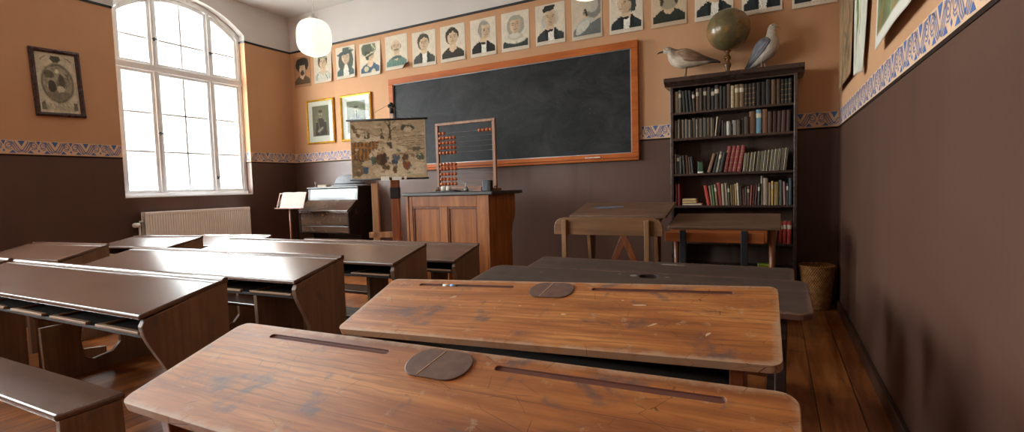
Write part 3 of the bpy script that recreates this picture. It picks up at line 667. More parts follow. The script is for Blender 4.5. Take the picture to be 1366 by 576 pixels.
for i in range(60):
    x, y = R.rand(), .5 * R.rand(); q = [(132, 112, 84), (206, 186, 156), (156, 136, 106)][R.randint(3)]
    c.E(x, y, .02 + .06 * R.rand(), .005 + .012 * R.rand(), q, R.rand() * .6 - .3, .5, .7)
warp(c, .026, 20, 2); warp(c, .016, 45, 3); c.noise(.22, 9, 22); c.noise(.16, 3, 50)
c.put(((c.u < .012) | (c.u > .985)).astype(float), (190, 176, 150))
CX, CY, CA = -3.615, 4.085, math.atan2(.18, .36) * 1.0
r = empty('map_stand', (CX - .0, CY + .06, 0), CA, 'wooden map stand with two upright timbers behind the winter chart', 'stand')
fin('main_post', B(-.045, .045, .02, .075, .0, 1.80), M_POSTR, r, bevel=.004); fin('hook_rod', B(-.014, .014, .035, .060, 1.80, 1.94), M_PAPER, r, bevel=.003)
o = fin('side_post', B(-.255, -.185, .03, .08, .0, 1.19), M_POST, r, bevel=.004)
fin('foot', B(-.42, .30, .0, .09, .0, .045), M_POSTR, r, bevel=.006)
bm = bmesh.new(); box(bm, -.30, .06, .03, .07, .60, .66); fin('cross_rail', bm, M_POST, r, bevel=.003)
fin('clamp', B(-.05, .05, .012, .085, 1.02, 1.14), M_BLACK, r, bevel=.006)
bm = bmesh.new(); box(bm, -.018, .018, .02, .06, 1.93, 2.0)
for s in (-1, 0, 1): bmesh.ops.create_icosphere(bm, subdivisions=2, radius=.02, matrix=Matrix.Translation((s * .022, .03, 2.01 + (.02 if s == 0 else 0))))
fin('hook', bm, M_BLACK, r, smooth=True)
r = empty('winter_wall_chart', (CX, CY, 1.235), CA, 'hanging school wall chart of a snowy village scene, between harmonium and lectern', 'wall chart')
s = sheet('chart_print', .80, .615, c, shape=lambda u, v: .006 * math.sin(u * 9) * (1 - v) + .003, parent=r, th=.002); s.location = (0, -.004, .0)
bm = bmesh.new(); tube(bm, [(-.435, -.005, .62), (.425, -.005, .62)], .011, 12); fin('top_rod', bm, M_BLACK, r, smooth=True)
bm = bmesh.new(); tube(bm, [(-.42, -.005, -.004), (.42, -.005, -.004)], .010, 12); fin('bottom_rod', bm, M_BLACK, r, smooth=True)
bm = bmesh.new(); tube(bm, [(-.26, -.004, .625), (0, .03, .775), (.26, -.004, .625)], .002, 6); fin('hanging_cord', bm, M_STRING, r)
bm = bmesh.new(); box(bm, -.09, .0, -.018, -.013, -.018, .024); box(bm, .03, .13, -.018, -.013, -.018, .018); box(bm, .16, .185, -.018, -.013, -.012, .02); fin('paper_strip', bm, M_PAPER, r)

# ---------------------------------------------------------------- charts on the right-hand wall
def land(seed, base, ink, border=None):
    c = Canvas(60, 90, base); R = np.random.RandomState(seed)
    for i in range(60): c.E(R.rand(), R.rand(), .04 + .12 * R.rand(), .01 + .04 * R.rand(), ink[i % len(ink)], R.rand() * 3, .6, .7)
    c.noise(.4, seed, 12)
    if border: c.put(((c.u < .05) | (c.u > .95) | (c.v > .955) | (c.v < .03)).astype(float), border)
    return c
def plant():
    c = Canvas(60, 90, (196, 192, 176))
    for i in range(9): c.E(.45 + .12 * math.sin(i * 1.7), .1 + i * .075, .10, .05, (92, 122, 56) if i % 2 else (116, 140, 74), i * .9, .4)
    c.L(.47, .05, .5, .95, .02, (96, 96, 60)); c.E(.46, .78, .06, .1, (120, 70, 64)); c.L(.6, .2, .72, .8, .012, (110, 130, 90)); c.noise(.2, 3); return c
def curl(a, b, left, right):
    def f(u, v):
        d = .022 + a * math.sin(PI * u) * (1 - v) + left * max(0, .35 - u) ** 1.5 * (1 - v) ** 2 * 8 + right * max(0, u - .65) ** 1.5 * (1 - v) ** 2 * 8
        return (b * (1 - v) ** 2 * (.5 - u), d, 0)
    return f
for (y0, y1, zb, cv, sh, lab) in (
        (4.07, 4.93, 1.815, land(2, (150, 118, 86), [(96, 84, 62), (128, 100, 70), (164, 132, 98), (84, 76, 58)]), curl(.012, .0, .0, .01), 'faded brown landscape chart hanging closest to the far corner'),
        (3.40, 4.05, 1.745, plant(), curl(.03, .55, .02, .0), 'white botanical chart of a green plant with curling bottom corners'),
        (2.02, 3.14, 1.752, land(5, (112, 122, 84), [(84, 102, 58), (104, 92, 62), (136, 142, 104), (70, 80, 52), (150, 110, 66)], (206, 200, 188)), curl(.03, .0, .01, .03), 'green and brown landscape chart with white border on the brown wall')):
    o = sheet('wall_chart', y1 - y0, 1.15, cv, shape=sh, th=.002); o.location = (XR - .002, (y0 + y1) / 2, zb); o.rotation_euler = (0, 0, -PI / 2)
    tag(o, lab, 'poster', 'charts along the long brown wall')

# ================================================================ lamps
for (x, lab) in ((-3.885, 'white opal globe pendant lamp hanging in front of the window-side corner'), (-1.165, 'opal globe pendant lamp whose bottom shows above the blackboard')):
    y = 3.42; zc = 2.58
    r = empty('pendant_lamp', (x, y, zc), 0, lab, 'lamp', 'opal globe pendant lamps')
    bm = bmesh.new(); prof = [(0, -.172), (.045, -.172), (.055, -.160)] + [(.160 * math.sin(t) ** .62, -.166 * math.copysign(abs(math.cos(t)) ** .8, math.cos(t))) for t in [.25 + k * .165 for k in range(17)]] + [(.05, .168), (.0, .17)]
    lathe(bm, prof, 32); fin('glass_globe', bm, M_OPAL, r, smooth=True)
    bm = bmesh.new(); lathe(bm, [(0, .165), (.045, .165), (.045, .185), (.012, .20), (.012, .225), (0, .225)], 20); fin('collar', bm, M_WHITE, r, smooth=True)
    bm = bmesh.new(); tube(bm, [(0, 0, .22), (0, 0, ZC - zc - .03)], .004, 8); fin('cord', bm, M_PAPER, r)
    bm = bmesh.new(); lathe(bm, [(0, ZC - zc - .05), (.03, ZC - zc - .045), (.05, ZC - zc - .002), (0, ZC - zc - .001)], 20); fin('ceiling_rose', bm, M_WHITE, r, smooth=True)

# ================================================================ radiator
r = empty('radiator', (XL + .03, 3.655, 0), PI / 2, 'white ribbed panel radiator on the brown wall under the window', 'radiator')
W2, z0, z1 = .635, .36, .94
bm = bmesh.new(); n = 44
pts = [(-W2, -.07)]
for k in range(n):
    x = -W2 + .02 + (2 * W2 - .04) * k / n; s = (2 * W2 - .04) / n
    pts += [(x, -.088), (x + s * .55, -.088), (x + s * .68, -.078), (x + s * .9, -.078)]
pts += [(W2, -.07), (W2, -.05), (-W2, -.05)]
prism(bm, pts, 2, z0 + .02, z1 - .03); fin('ribbed_panel', bm, M_RAD, r)
bm = bmesh.new(); box(bm, -W2, W2, -.092, .0, z1 - .035, z1); box(bm, -W2, W2, -.09, -.05, z0, z0 + .022); fin('top_cover', bm, M_RAD, r, bevel=.004)
for s in (-1, 1): fin('side_cover', B(*sorted((s * W2, s * (W2 - .012))), -.09, -.0, z0, z1 - .035), M_RAD, r, bevel=.002)
bm = bmesh.new(); tube(bm, [(-W2, -.04, .84), (-W2 - .035, -.04, .835), (-W2 - .04, -.04, .80), (-W2 - .04, -.04, .02)], .011, 10); fin('supply_pipe', bm, M_RAD, r, smooth=True)
bm = bmesh.new(); lathe(bm, [(0, 0), (.018, 0), (.026, .012), (.026, .055), (.02, .07), (0, .074)], 18)
bmesh.ops.rotate(bm, verts=bm.verts, matrix=Matrix.Rotation(-PI / 2, 3, 'Y')); fin('thermostat_knob', bm, M_WHITE, r, smooth=True, loc=(-W2 - .035, -.045, .80))
for s in (-.4, .4): fin('wall_bracket', B(s - .015, s + .015, -.05, .03, .5, .86), M_RAD, r)

# ================================================================ harmonium, music stand and the things on them
HX0, HX1 = -5.80, -4.86
r = empty('harmonium', ((HX0 + HX1) / 2, 5.12, 0), 0, 'dark walnut harmonium with closed lid against the front wall', 'harmonium')
hw = (HX1 - HX0) / 2
prof = [(0, 0), (-.34, 0), (-.34, .10), (-.22, .14), (-.22, .52), (-.43, .56), (-.44, .84), (-.27, .985), (-.25, 1.155), (0, 1.155)]
for s in (-1, 1):
    bm = bmesh.new(); prism(bm, prof, 0, *sorted((s * hw, s * (hw - .03)))); fin('side_panel', bm, M_PIANOS, r, bevel=.004)
fin('top_board', B(-hw - .015, hw + .015, -.27, .0, 1.155, 1.178), M_PIANOS, r, bevel=.004)
bm = bmesh.new(); prism(bm, [(-.245, 1.15), (-.268, .995), (-.258, .985), (-.232, 1.14)], 0, -hw + .03, hw - .03); fin('music_desk', bm, M_SHEEN, r, bevel=.003)
bm = bmesh.new(); prism(bm, [(-.27, .985), (-.44, .842), (-.45, .850), (-.45, .862), (-.275, 1.0)], 0, -hw + .005, hw - .005); fin('keyboard_lid', bm, M_PIANO, r, bevel=.003)
bm = bmesh.new(); box(bm, -hw + .03, hw - .03, -.43, -.41, .66, .84); box(bm, -hw + .02, hw - .02, -.44, -.43, .825, .843); fin('lid_front', bm, M_PIANO, r, bevel=.003)
bm = bmesh.new(); box(bm, -hw + .03, hw - .03, -.425, -.40, .575, .655); fin('key_slip', bm, M_PIANO, r, bevel=.003)
bm = bmesh.new(); lathe(bm, [(0, 0), (.012, 0), (.014, .006), (0, .012)], 14); bmesh.ops.rotate(bm, verts=bm.verts, matrix=Matrix.Rotation(PI / 2, 3, 'X')); fin('lock', bm, M_BRASS, r, smooth=True, loc=(0, -.43, .80))
fin('bottom_board', B(-hw + .03, hw - .03, -.42, -.05, .56, .575), M_PIANOS, r)
fin('knee_panel', B(-hw + .03, hw - .03, -.17, -.15, .03, .56), M_PIANOS, r)
for s in (-1, 1):
    bm = bmesh.new(); box(bm, s * .13 - .09, s * .13 + .09, -.34, -.16, .10, .115, M=Matrix.Translation((0, -.02, .02)) @ Matrix.Rotation(0, 4, 'X')); fin('treadle', bm, M_FELT, r, bevel=.004)
fin('back_panel', B(-hw + .03, hw - .03, -.02, -.005, .03, 1.15), M_PIANOS, r)
# grey cap-like bundle on top
r = empty('felt_hat', (-5.13, 4.985, 1.178), .1, 'grey round felt hat lying on top of the harmonium', 'hat')
bm = bmesh.new(); lathe(bm, [(0, .0), (.30, .0), (.315, .008), (.29, .016), (.25, .022), (.235, .06), (.21, .105), (.16, .14), (.08, .155), (0, .157)], 32, sx=1., sy=.40); fin('crown', bm, M_FELT, r, smooth=True)
bm = bmesh.new(); tube(bm, [(.245 * math.cos(a), .40 * .245 * math.sin(a), .038) for a in [2 * PI * k / 32 for k in range(33)]], .007, 6, False); fin('band', bm, M_IRON, r, smooth=True)
r = empty('hymn_book', (-5.62, 5.0, 1.178), .1, 'small pale closed book on the window end of the harmonium top', 'book')
bm = bmesh.new(); box(bm, -.075, .075, -.055, .055, .0, .005); box(bm, -.075, .075, -.055, .055, .027, .032); box(bm, -.078, -.073, -.055, .055, 0, .032); fin('cover', bm, M_PAPER, r)
fin('page_block', B(-.073, .072, -.052, .052, .005, .027), plain('cream_pages', srgb(220, 208, 180), .8), r)
r = empty('candle_holder', (-5.76, 4.96, 1.178), 0, 'small grey metal candle holder at the harmonium corner', 'candle holder')
bm = bmesh.new(); lathe(bm, [(0, 0), (.025, 0), (.02, .008), (.006, .015), (.006, .045), (.014, .05), (.014, .075), (0, .075)], 16); fin('stem', bm, M_METAL, r, smooth=True)
# music stand
MX, MY = -5.70, 4.47
r = empty('music_stand', (MX, MY, 0), .0, 'slim wooden music stand left of the harmonium', 'music stand'); r['label'] = 'slim wooden music stand in front of the harmonium, near the radiator'
bm = bmesh.new(); tube(bm, [(0, 0, .03), (0, 0, .92)], .012, 12); fin('pole', bm, M_POSTR, r, smooth=True)
for k in range(3):
    a = 2 * PI * k / 3 + .4; bm = bmesh.new(); tube(bm, [(0, 0, .16), (.1 * math.cos(a), .1 * math.sin(a), .1), (.2 * math.cos(a), .2 * math.sin(a), .012)], .010, 8); fin('leg', bm, M_POSTR, r, smooth=True)
T = Matrix.Translation((0.02, -.01, .90)) @ Matrix.Rotation(-.30, 4, 'X')
bm = bmesh.new()
for x in (-.27, -.20, .24): box(bm, x - .008, x + .008, 0, .012, .0, .22, M=T)
box(bm, -.28, .25, 0, .012, .0, .016, M=T); box(bm, -.28, .25, 0, .012, .205, .22, M=T); box(bm, -.28, .25, -.03, .0, -.004, .006, M=T)
prism(bm, [(-.272, .01), (-.262, .01), (-.195, .21), (-.205, .21)], 1, .002, .010, M=T)
fin('desk_frame', bm, M_POSTR, r, bevel=.001)
bm = bmesh.new()
for s in (-1, 1):
    prism(bm, [(0.02, .0), (0.02, -.004)] + [(0.02 + s * .23 * t, -.004 - .03 * math.sin(PI * t) * .5) for t in (.2, .4, .6, .8, 1)] + [(0.02 + s * .23 * t, -.001 - .03 * math.sin(PI * t) * .5) for t in (1, .8, .6, .4, .2)], 2, .01, .225, M=T)
o = fin('sheet_music', bm, M_PAPER, None, smooth=False); o.location = (MX, MY, 0); tag(o, 'open white sheets of music resting on the wooden music stand', 'sheet music')

# ================================================================ lectern
LX0, LX1, LY0, LY1, LZ = -3.315, -2.34, 4.00, 4.50, 1.045
r = empty('lectern', ((LX0 + LX1) / 2, LY0, 0), 0, "wooden teacher's desk with panelled front and black top", 'desk')
lw = (LX1 - LX0) / 2
for s in (-1, 1):
    bm = bmesh.new(); prism(bm, [(0.0, 0), (.0, LZ), (.50, LZ), (.50, .86), (.485, .80), (.44, .74), (.42, .66), (.42, 0)], 0, *sorted((s * lw, s * (lw - .028)))); fin('side_panel', bm, M_LECT, r, bevel=.003)
bm = bmesh.new()
sx = lw
for (x0, x1, z0, z1) in ((-sx, -sx + .075, .0, LZ), (sx - .135, sx, .0, LZ), (-sx + .075, sx - .135, LZ - .11, LZ), (-sx + .075, sx - .135, .0, .16), (-.045 - .03, .045 - .03, .16, LZ - .11)): box(bm, x0, x1, -.022, .0, z0, z1)
fin('front_frame', bm, M_LECT, r, bevel=.004)
for x0, x1 in ((-sx + .075, -.075), (.015, sx - .135)):
    p = fin('front_panel', B(x0, x1, -.006, .006, .16, LZ - .11), M_LECT, r)
    bm = bmesh.new()
    for a in ((x0, x1, .16, .18), (x0, x1, LZ - .13, LZ - .11), (x0, x0 + .02, .18, LZ - .13), (x1 - .02, x1, .18, LZ - .13)): box(bm, a[0], a[1], -.016, -.006, a[2], a[3])
    fin('panel_moulding', bm, M_LECTD, p, bevel=.005)
for q in (-sx, sx - .03): fin('corner_strip', B(q, q + .03, -.030, -.022, .11, LZ), M_LECT, r, bevel=.002)
fin('plinth', B(-sx - .0, sx + .0, -.034, -.022, .0, .11), M_LECTD, r, bevel=.003)
fin('inner_shelf', B(-sx + .03, sx - .03, .02, .40, .62, .64), M_LECT, r)
bm = bmesh.new(); prism(bm, rrect(2 * sx + .09, .62, .015, 3, .008, .265), 2, LZ, LZ + .034); fin('top_board', bm, M_LTOP, r, bevel=.006)
LT = LZ + .034
# abacus
AX, AY = -2.81, 4.33
r = empty('abacus', (AX, AY, LT), 0, 'tall wooden counting frame with rows of reddish beads on the black desk top', 'abacus')
aw, ah = .345, .69
for s in (-1, 1): fin('upright', B(s * aw - .017, s * aw + .017, -.014, .014, 0.014, ah), M_ABA, r, bevel=.003)
fin('top_rail', B(-aw - .017, aw + .017, -.014, .014, ah, ah + .028), M_ABA, r, bevel=.003)
fin('bottom_rail', B(-aw - .017, aw + .017, -.014, .014, .028, .052), M_ABA, r, bevel=.003)
for s in (-1, 1): fin('foot', B(s * aw - .02, s * aw + .02, -.085, .085, 0, .026), M_ABA, r, bevel=.004)
bead = None
for k, zf in enumerate((.885, .812, .738, .664, .590, .415, .345, .268, .190, .118)):
    z = zf * ah
    bm = bmesh.new(); tube(bm, [(-aw, 0, z), (aw, 0, z)], .0022, 6); rod = fin('rod', bm, M_METAL, r)
    xs = [(-aw + .038 + .044 * i, z) for i in range(2 if k == 0 else 5)]
    if k == 0: xs += [(aw - .034 - .044 * i, z) for i in range(4)]
    for x, zz in xs:
        if bead is None:
            bm = bmesh.new(); lathe(bm, [(.003, -.020), (.014, -.014), (.0205, 0), (.014, .014), (.003, .020)], 12)
            bmesh.ops.rotate(bm, verts=bm.verts, matrix=Matrix.Rotation(PI / 2, 3, 'Y')); b = bead = fin('bead', bm, M_BEAD, rod, smooth=True)
        else: b = bead.copy(); C.objects.link(b); b.parent = rod
        b.location = (x, 0, zz)
# things in front of the abacus
r = empty('ink_stand', (-2.89, 4.10, LT), .05, 'black inkstand tray holding pale pots on the lectern', 'inkstand'); r['label'] = "low black inkstand with white pots on the teacher's black desk top"
bm = bmesh.new(); prism(bm, rrect(.28, .11, .03, 4), 2, 0, .012); fin('tray', bm, M_BLACK, r, bevel=.003)
for x in (-.045, .015): 
    bm = bmesh.new(); lathe(bm, [(0, .012), (.024, .012), (.026, .03), (.024, .055), (.016, .058), (.014, .05), (0, .048)], 18, c=(x, 0, 0)); fin('ink_pot', bm, M_PAPER, r, smooth=True)
bm = bmesh.new(); tube(bm, [(.045, -.03, .016), (.115, .01, .016)], .004, 8); fin('pen', bm, M_IRON, r)
r = empty('glass_stopper_bottle', (-2.70, 4.15, LT), 0, 'tiny clear bottle with pointed stopper beside the black inkstand', 'bottle')
bm = bmesh.new(); lathe(bm, [(0, 0), (.022, 0), (.026, .018), (.018, .038), (.008, .046), (.008, .055)], 18); fin('body', bm, M_METAL, r, smooth=True)
bm = bmesh.new(); lathe(bm, [(0, .054), (.008, .056), (.010, .064), (.003, .078), (0, .105)], 12); fin('stopper', bm, M_PAPER, r, smooth=True)
r = empty('wooden_wedge', (-2.555, 4.16, LT), 0, 'small dark wooden wedge leaning towards the grey box on the lectern', 'wedge'); r['label'] = 'low wooden wedge next to the grey box under the abacus'
bm = bmesh.new(); prism(bm, [(-.075, 0), (.045, 0), (.045, .042)], 1, -.03, .03); fin('block', bm, M_LECTD, r, bevel=.002)
r = empty('grey_box', (-2.47, 4.15, LT), .1, "blue-grey upright box on the teacher's desk, beside a black one", 'box')
bm = bmesh.new(); prism(bm, rrect(.062, .06, .014, 4), 2, 0, .105); fin('body', bm, plain('blue_grey_card', srgb(86, 92, 106), .4), r, bevel=.004)
r = empty('black_box', (-2.415, 4.13, LT), .1, "black upright box at the corner of the teacher's desk", 'box')
bm = bmesh.new(); prism(bm, rrect(.048, .06, .012, 4), 2, 0, .102); fin('body', bm, M_BLACK, r, bevel=.004)

# ================================================================ bookcase
BX0, BX1, BY0, BY1 = -.868, .168, 4.871, YF - .006
r = empty('bookcase', ((BX0 + BX1) / 2, BY1, 0), 0, 'tall dark brown open bookcase full of old books', 'bookcase')
bw = (BX1 - BX0) / 2; bd = BY1 - BY0
for s in (-1, 1): fin('side_panel', B(*sorted((s * bw, s * (bw - .026))), -bd, 0, 0, 1.985), M_CASE, r, bevel=.003)
fin('back_panel', B(-bw + .026, bw - .026, -.014, 0, .0, 1.985), M_CASEBACK, r)
SH = [1.748, 1.508, 1.178, .880, .545, .325]
for z in SH:
    bm = B(-bw + .026, bw - .026, -bd + .004, -.014, z - .011, z + .011); fin('shelf', bm, M_CASE, r, bevel=.003)
fin('plinth', B(-bw + .026, bw - .026, -bd + .01, -bd + .03, 0, .104), M_CASE, r, bevel=.002)
bm = bmesh.new(); box(bm, -bw, bw, -bd, 0, 1.985, 2.0)
prism(bm, [(0, 2.0), (-bd, 2.0), (-bd - .02, 2.02), (-bd - .05, 2.035), (-bd - .055, 2.072), (0, 2.072)], 0, -bw - .05, bw + .05); fin('cornice', bm, M_CASE, r, bevel=.004)
ORD = 'first second third fourth fifth sixth seventh eighth ninth tenth eleventh twelfth thirteenth fourteenth fifteenth sixteenth seventeenth eighteenth nineteenth twentieth'.split()
def ordn(i):
    if i < 20: return ORD[i]
    t = ['twenty', 'thirty', 'forty'][(i + 1) // 10 - 2]; u = (i + 1) % 10
    return (t + '-' + ORD[u - 1]) if u else {'twenty': 'twentieth', 'thirty': 'thirtieth', 'forty': 'fortieth'}[t]
def book_mesh(bands):
    bm = bmesh.new()     # unit: x thickness 0..1, y depth -1..0 (spine at -1), z 0..1
    sp = [(0, 0), (0, -.93), (.15, -.985), (.5, -1.0), (.85, -.985), (1, -.93), (1, 0), (.86, 0), (.86, -.9), (.14, -.9), (.14, 0)]
    prism(bm, sp, 2, 0, 1, 0)
    box(bm, .14, .86, -.9, -.02, .015, .985, 1)
    for z0, z1, mi in bands: prism(bm, [(-.01, -.93), (.15, -.992), (.5, -1.008), (.85, -.992), (1.01, -.93), (1.01, -.92), (-.01, -.92)], 2, z0, z1, mi)
    bmesh.ops.recalc_face_normals(bm, faces=bm.faces); me = bpy.data.meshes.new('book'); bm.to_mesh(me); bm.free()
    for m in (M_BOOK, plain('old_pages', srgb(186, 168, 134), .85), plain('gilt_bands', srgb(150, 118, 66), .5), plain('pale_label', srgb(196, 186, 164), .7)): me.materials.append(m)
    return me
BM = {'p': book_mesh([]), 'g': book_mesh([(.14, .16, 2), (.34, .36, 2), (.56, .58, 2), (.78, .80, 2)]), 'l': book_mesh([(.66, .84, 3)]), 's': book_mesh([(.02, .98, 3)])}
def shelf_row(zs, items, shelfname, grp, x0=BX0 + .034, x1=None):
    gaps = []; pl, ph = 0., 0.
    for i in items:       # room a tipped book needs at its top
        gaps.append(min(ph, i[1]) * max(0., math.sin(pl) - math.sin(i[3])) if (gaps or i[3] < 0) else 0.)
        if not ph and i[3] < 0: gaps[-1] = i[1] * -math.sin(i[3])
        pl, ph = i[3], i[1]
    if x1: q = (x1 - x0 - sum(gaps) - max(0, math.sin(pl)) * ph) / sum(i[0] / math.cos(i[3]) + .0012 for i in items); items = [(i[0] * q,) + tuple(i[1:]) for i in items]
    x = x0; z = zs + .0112
    for i, (wd, ht, col, lean, kind, cname) in enumerate(items):
        if kind == 'gap': x += wd; continue
        x += gaps[i]
        o = bpy.data.objects.new('book', BM[kind]); C.objects.link(o)
        dep = min(.20, ht * .78); rj = random.Random(i * 7 + int(zs * 100))
        o.scale = (wd * .97, dep, ht); o.color = srgb(*col)
        o.rotation_euler = (0, lean, 0)
        # the lowest corner of the tipped book rests on the shelf
        if lean > 0: o.location = (x, 0, z + wd * math.sin(lean)); adv = wd / math.cos(lean)
        elif lean < 0: o.location = (x, 0, z); adv = wd / math.cos(lean)
        else: o.location = (x, 0, z); adv = wd
        o.location.y = BY0 + .012 + dep + rj.uniform(0, .02)
        o['label'] = ('%s book, %s from the window end, %s' % (cname, ordn(sum(1 for q in items[:i] if q[4] != 'gap')), shelfname)); o['category'] = 'book'; o['group'] = grp
        x += adv + .0012
    return x
DK = [(48, 44, 42), (58, 48, 40), (40, 42, 46), (66, 52, 40), (44, 38, 34), (52, 50, 48)]
def cn(c):
    if c in ((48, 44, 42), (44, 38, 34), (52, 50, 48)): return 'dark grey-brown'
    if c in ((58, 48, 40), (66, 52, 40)): return 'dark brown'
    if c == (40, 42, 46): return 'blue-black'
    return None
def bk(w, h, c, lean=0., kind='p', name=None): return (w, h, c, lean, kind, name or cn(c) or 'brown')
rr = random.Random(11)
# top shelf: dark leather bindings, a few pale spines
row = [bk(.032, .195, (168, 150, 128), 0, 'p', 'pale beige'), bk(.026, .205, (104, 96, 82), .0, 'l', 'grey'), bk(.024, .195, (56, 56, 54), -.05, 'p', 'dark grey'), bk(.024, .20, (44, 44, 46), -.07), bk(.026, .195, (52, 46, 44), -.08, 'p', 'dark grey'), bk(.022, .18, (60, 52, 46), -.05, 'l')]
row += [bk(.028, .205, (112, 82, 60), 0, 'l', 'reddish brown')] + [bk(rr.uniform(.026, .034), rr.uniform(.19, .215), rr.choice(DK[:4]), 0, rr.choice('ppl')) for _ in range(7)]
row += [bk(.034, .215, (84, 62, 40), 0, 'p', 'brown leather'), bk(.026, .195, (176, 160, 130), 0, 'g', 'cream'), bk(.036, .20, (134, 110, 82), 0, 'l', 'mottled tan'), bk(.036, .20, (120, 96, 70), 0, 'l', 'mottled tan')]
row += [bk(.028, .198, (52, 40, 32), 0, 'g') for _ in range(3)] + [bk(.034, .20, (46, 36, 32), 0, 'p') for _ in range(2)] + [bk(.036, .215, (40, 36, 34), 0, 'p', 'black-brown'), bk(.036, .21, (94, 68, 44), 0, 'p', 'brown leather'), bk(.03, .21, (84, 62, 42), 0, 'p', 'brown leather')] + [bk(.026, .205, (42, 40, 34), 0, 'g', 'dark green-black') for _ in range(3)]
shelf_row(SH[0], row, 'top shelf', 'books on the top shelf', x1=BX1 - .036)
# second shelf: pale-edged thin booklets, then a few big ones
row = []
for i in range(22): row.append(bk(.0085, rr.uniform(.165, .18), (176, 158, 134), 0, 'p', 'thin pale')) if i % 2 == 0 else row.append(bk(rr.uniform(.012, .018), rr.uniform(.16, .178), rr.choice(DK), 0, 'p'))
row += [bk(.010, .175, (188, 172, 148), .10, 'p', 'thin pale'), bk(.022, .16, (58, 50, 44), .10, 'p'), bk(.014, .14, (72, 62, 52), .0, 'p'), bk(.018, .12, (64, 54, 46), 0, 'p'), bk(.022, .125, (190, 186, 178), 0, 'p', 'small white'), bk(.012, .10, (60, 54, 50), 0, 'p'), bk(.03, .13, (142, 138, 134), 0, 'p', 'small grey'), bk(.024, .13, (78, 62, 50), 0, 'p'), bk(.022, .14, (64, 52, 44), 0, 'p'), bk(.03, .15, (70, 54, 42), 0, 'p'),
        bk(.04, .195, (104, 72, 50), 0, 'p', 'tall brown'), bk(.036, .205, (104, 146, 164), 0, 'l', 'light blue'), bk(.036, .205, (122, 84, 60), 0, 'p', 'tall brown')] + [bk(.026, .178, (72 + 6 * (i % 2), 50, 42), .03 * (i > 1), 'p', 'dark red-brown') for i in range(5)]
shelf_row(SH[1], row, 'second shelf', 'books on the second shelf', x1=BX1 - .034)
row = [bk(.012, .185, (150, 140, 124), 0, 'p', 'thin grey'), bk(.026, .18, (62, 54, 48), 0, 'l'), bk(.022, .165, (84, 78, 68), 0, 'p', 'grey'), bk(.024, .17, (54, 46, 42), -.06, 'p'), bk(.024, .17, (108, 72, 52), -.06, 'p', 'reddish brown'), bk(.020, .155, (78, 66, 56), -.07, 'p'), bk(.020, .155, (66, 58, 52), -.08, 'p')]
x = shelf_row(SH[2], row, 'third shelf', 'books on the third shelf')
r = empty('green_tin', (x + .055, BY0 + .06, SH[2] + .0112), 0, 'small dark green tin with a white base on the third bookcase shelf', 'tin')
bm = bmesh.new(); prism(bm, rrect(.05, .05, .01, 3), 2, .016, .094); fin('body', bm, plain('green_card', srgb(52, 84, 62), .5), r, bevel=.002)
bm = bmesh.new(); prism(bm, rrect(.051, .051, .01, 3), 2, .0, .016); fin('base_band', bm, M_PAPER, r)
bm = bmesh.new(); prism(bm, rrect(.052, .052, .01, 3), 2, .094, .106); fin('lid', bm, plain('green_dark', srgb(34, 58, 42), .5), r, bevel=.002)
row = [bk(.024, .175, (128, 94, 72), .28, 'p', 'leaning tan'), bk(.02, .185, (76, 72, 64), .22, 'p', 'leaning grey'), bk(.02, .19, (132, 124, 110), .20, 'l', 'leaning pale grey'), bk(.024, .18, (52, 52, 48), .20, 'p', 'leaning dark')]
row += [bk(.029, .232, (140, 64, 62), .17, 'g', 'tall leaning red') for _ in range(4)]
for i in range(26): row.append(bk(.0075, .165 + .002 * i * .6, (176, 164, 138), .10, 'p', 'thin leaning cream') if i % 2 == 0 else bk(.0118, .16 + .002 * i * .6, (104, 94, 76), .10, 'p', 'leaning olive-grey'))
shelf_row(SH[2], row, 'third shelf after the green tin', 'books on the third shelf', x + .115, BX1 - .050)
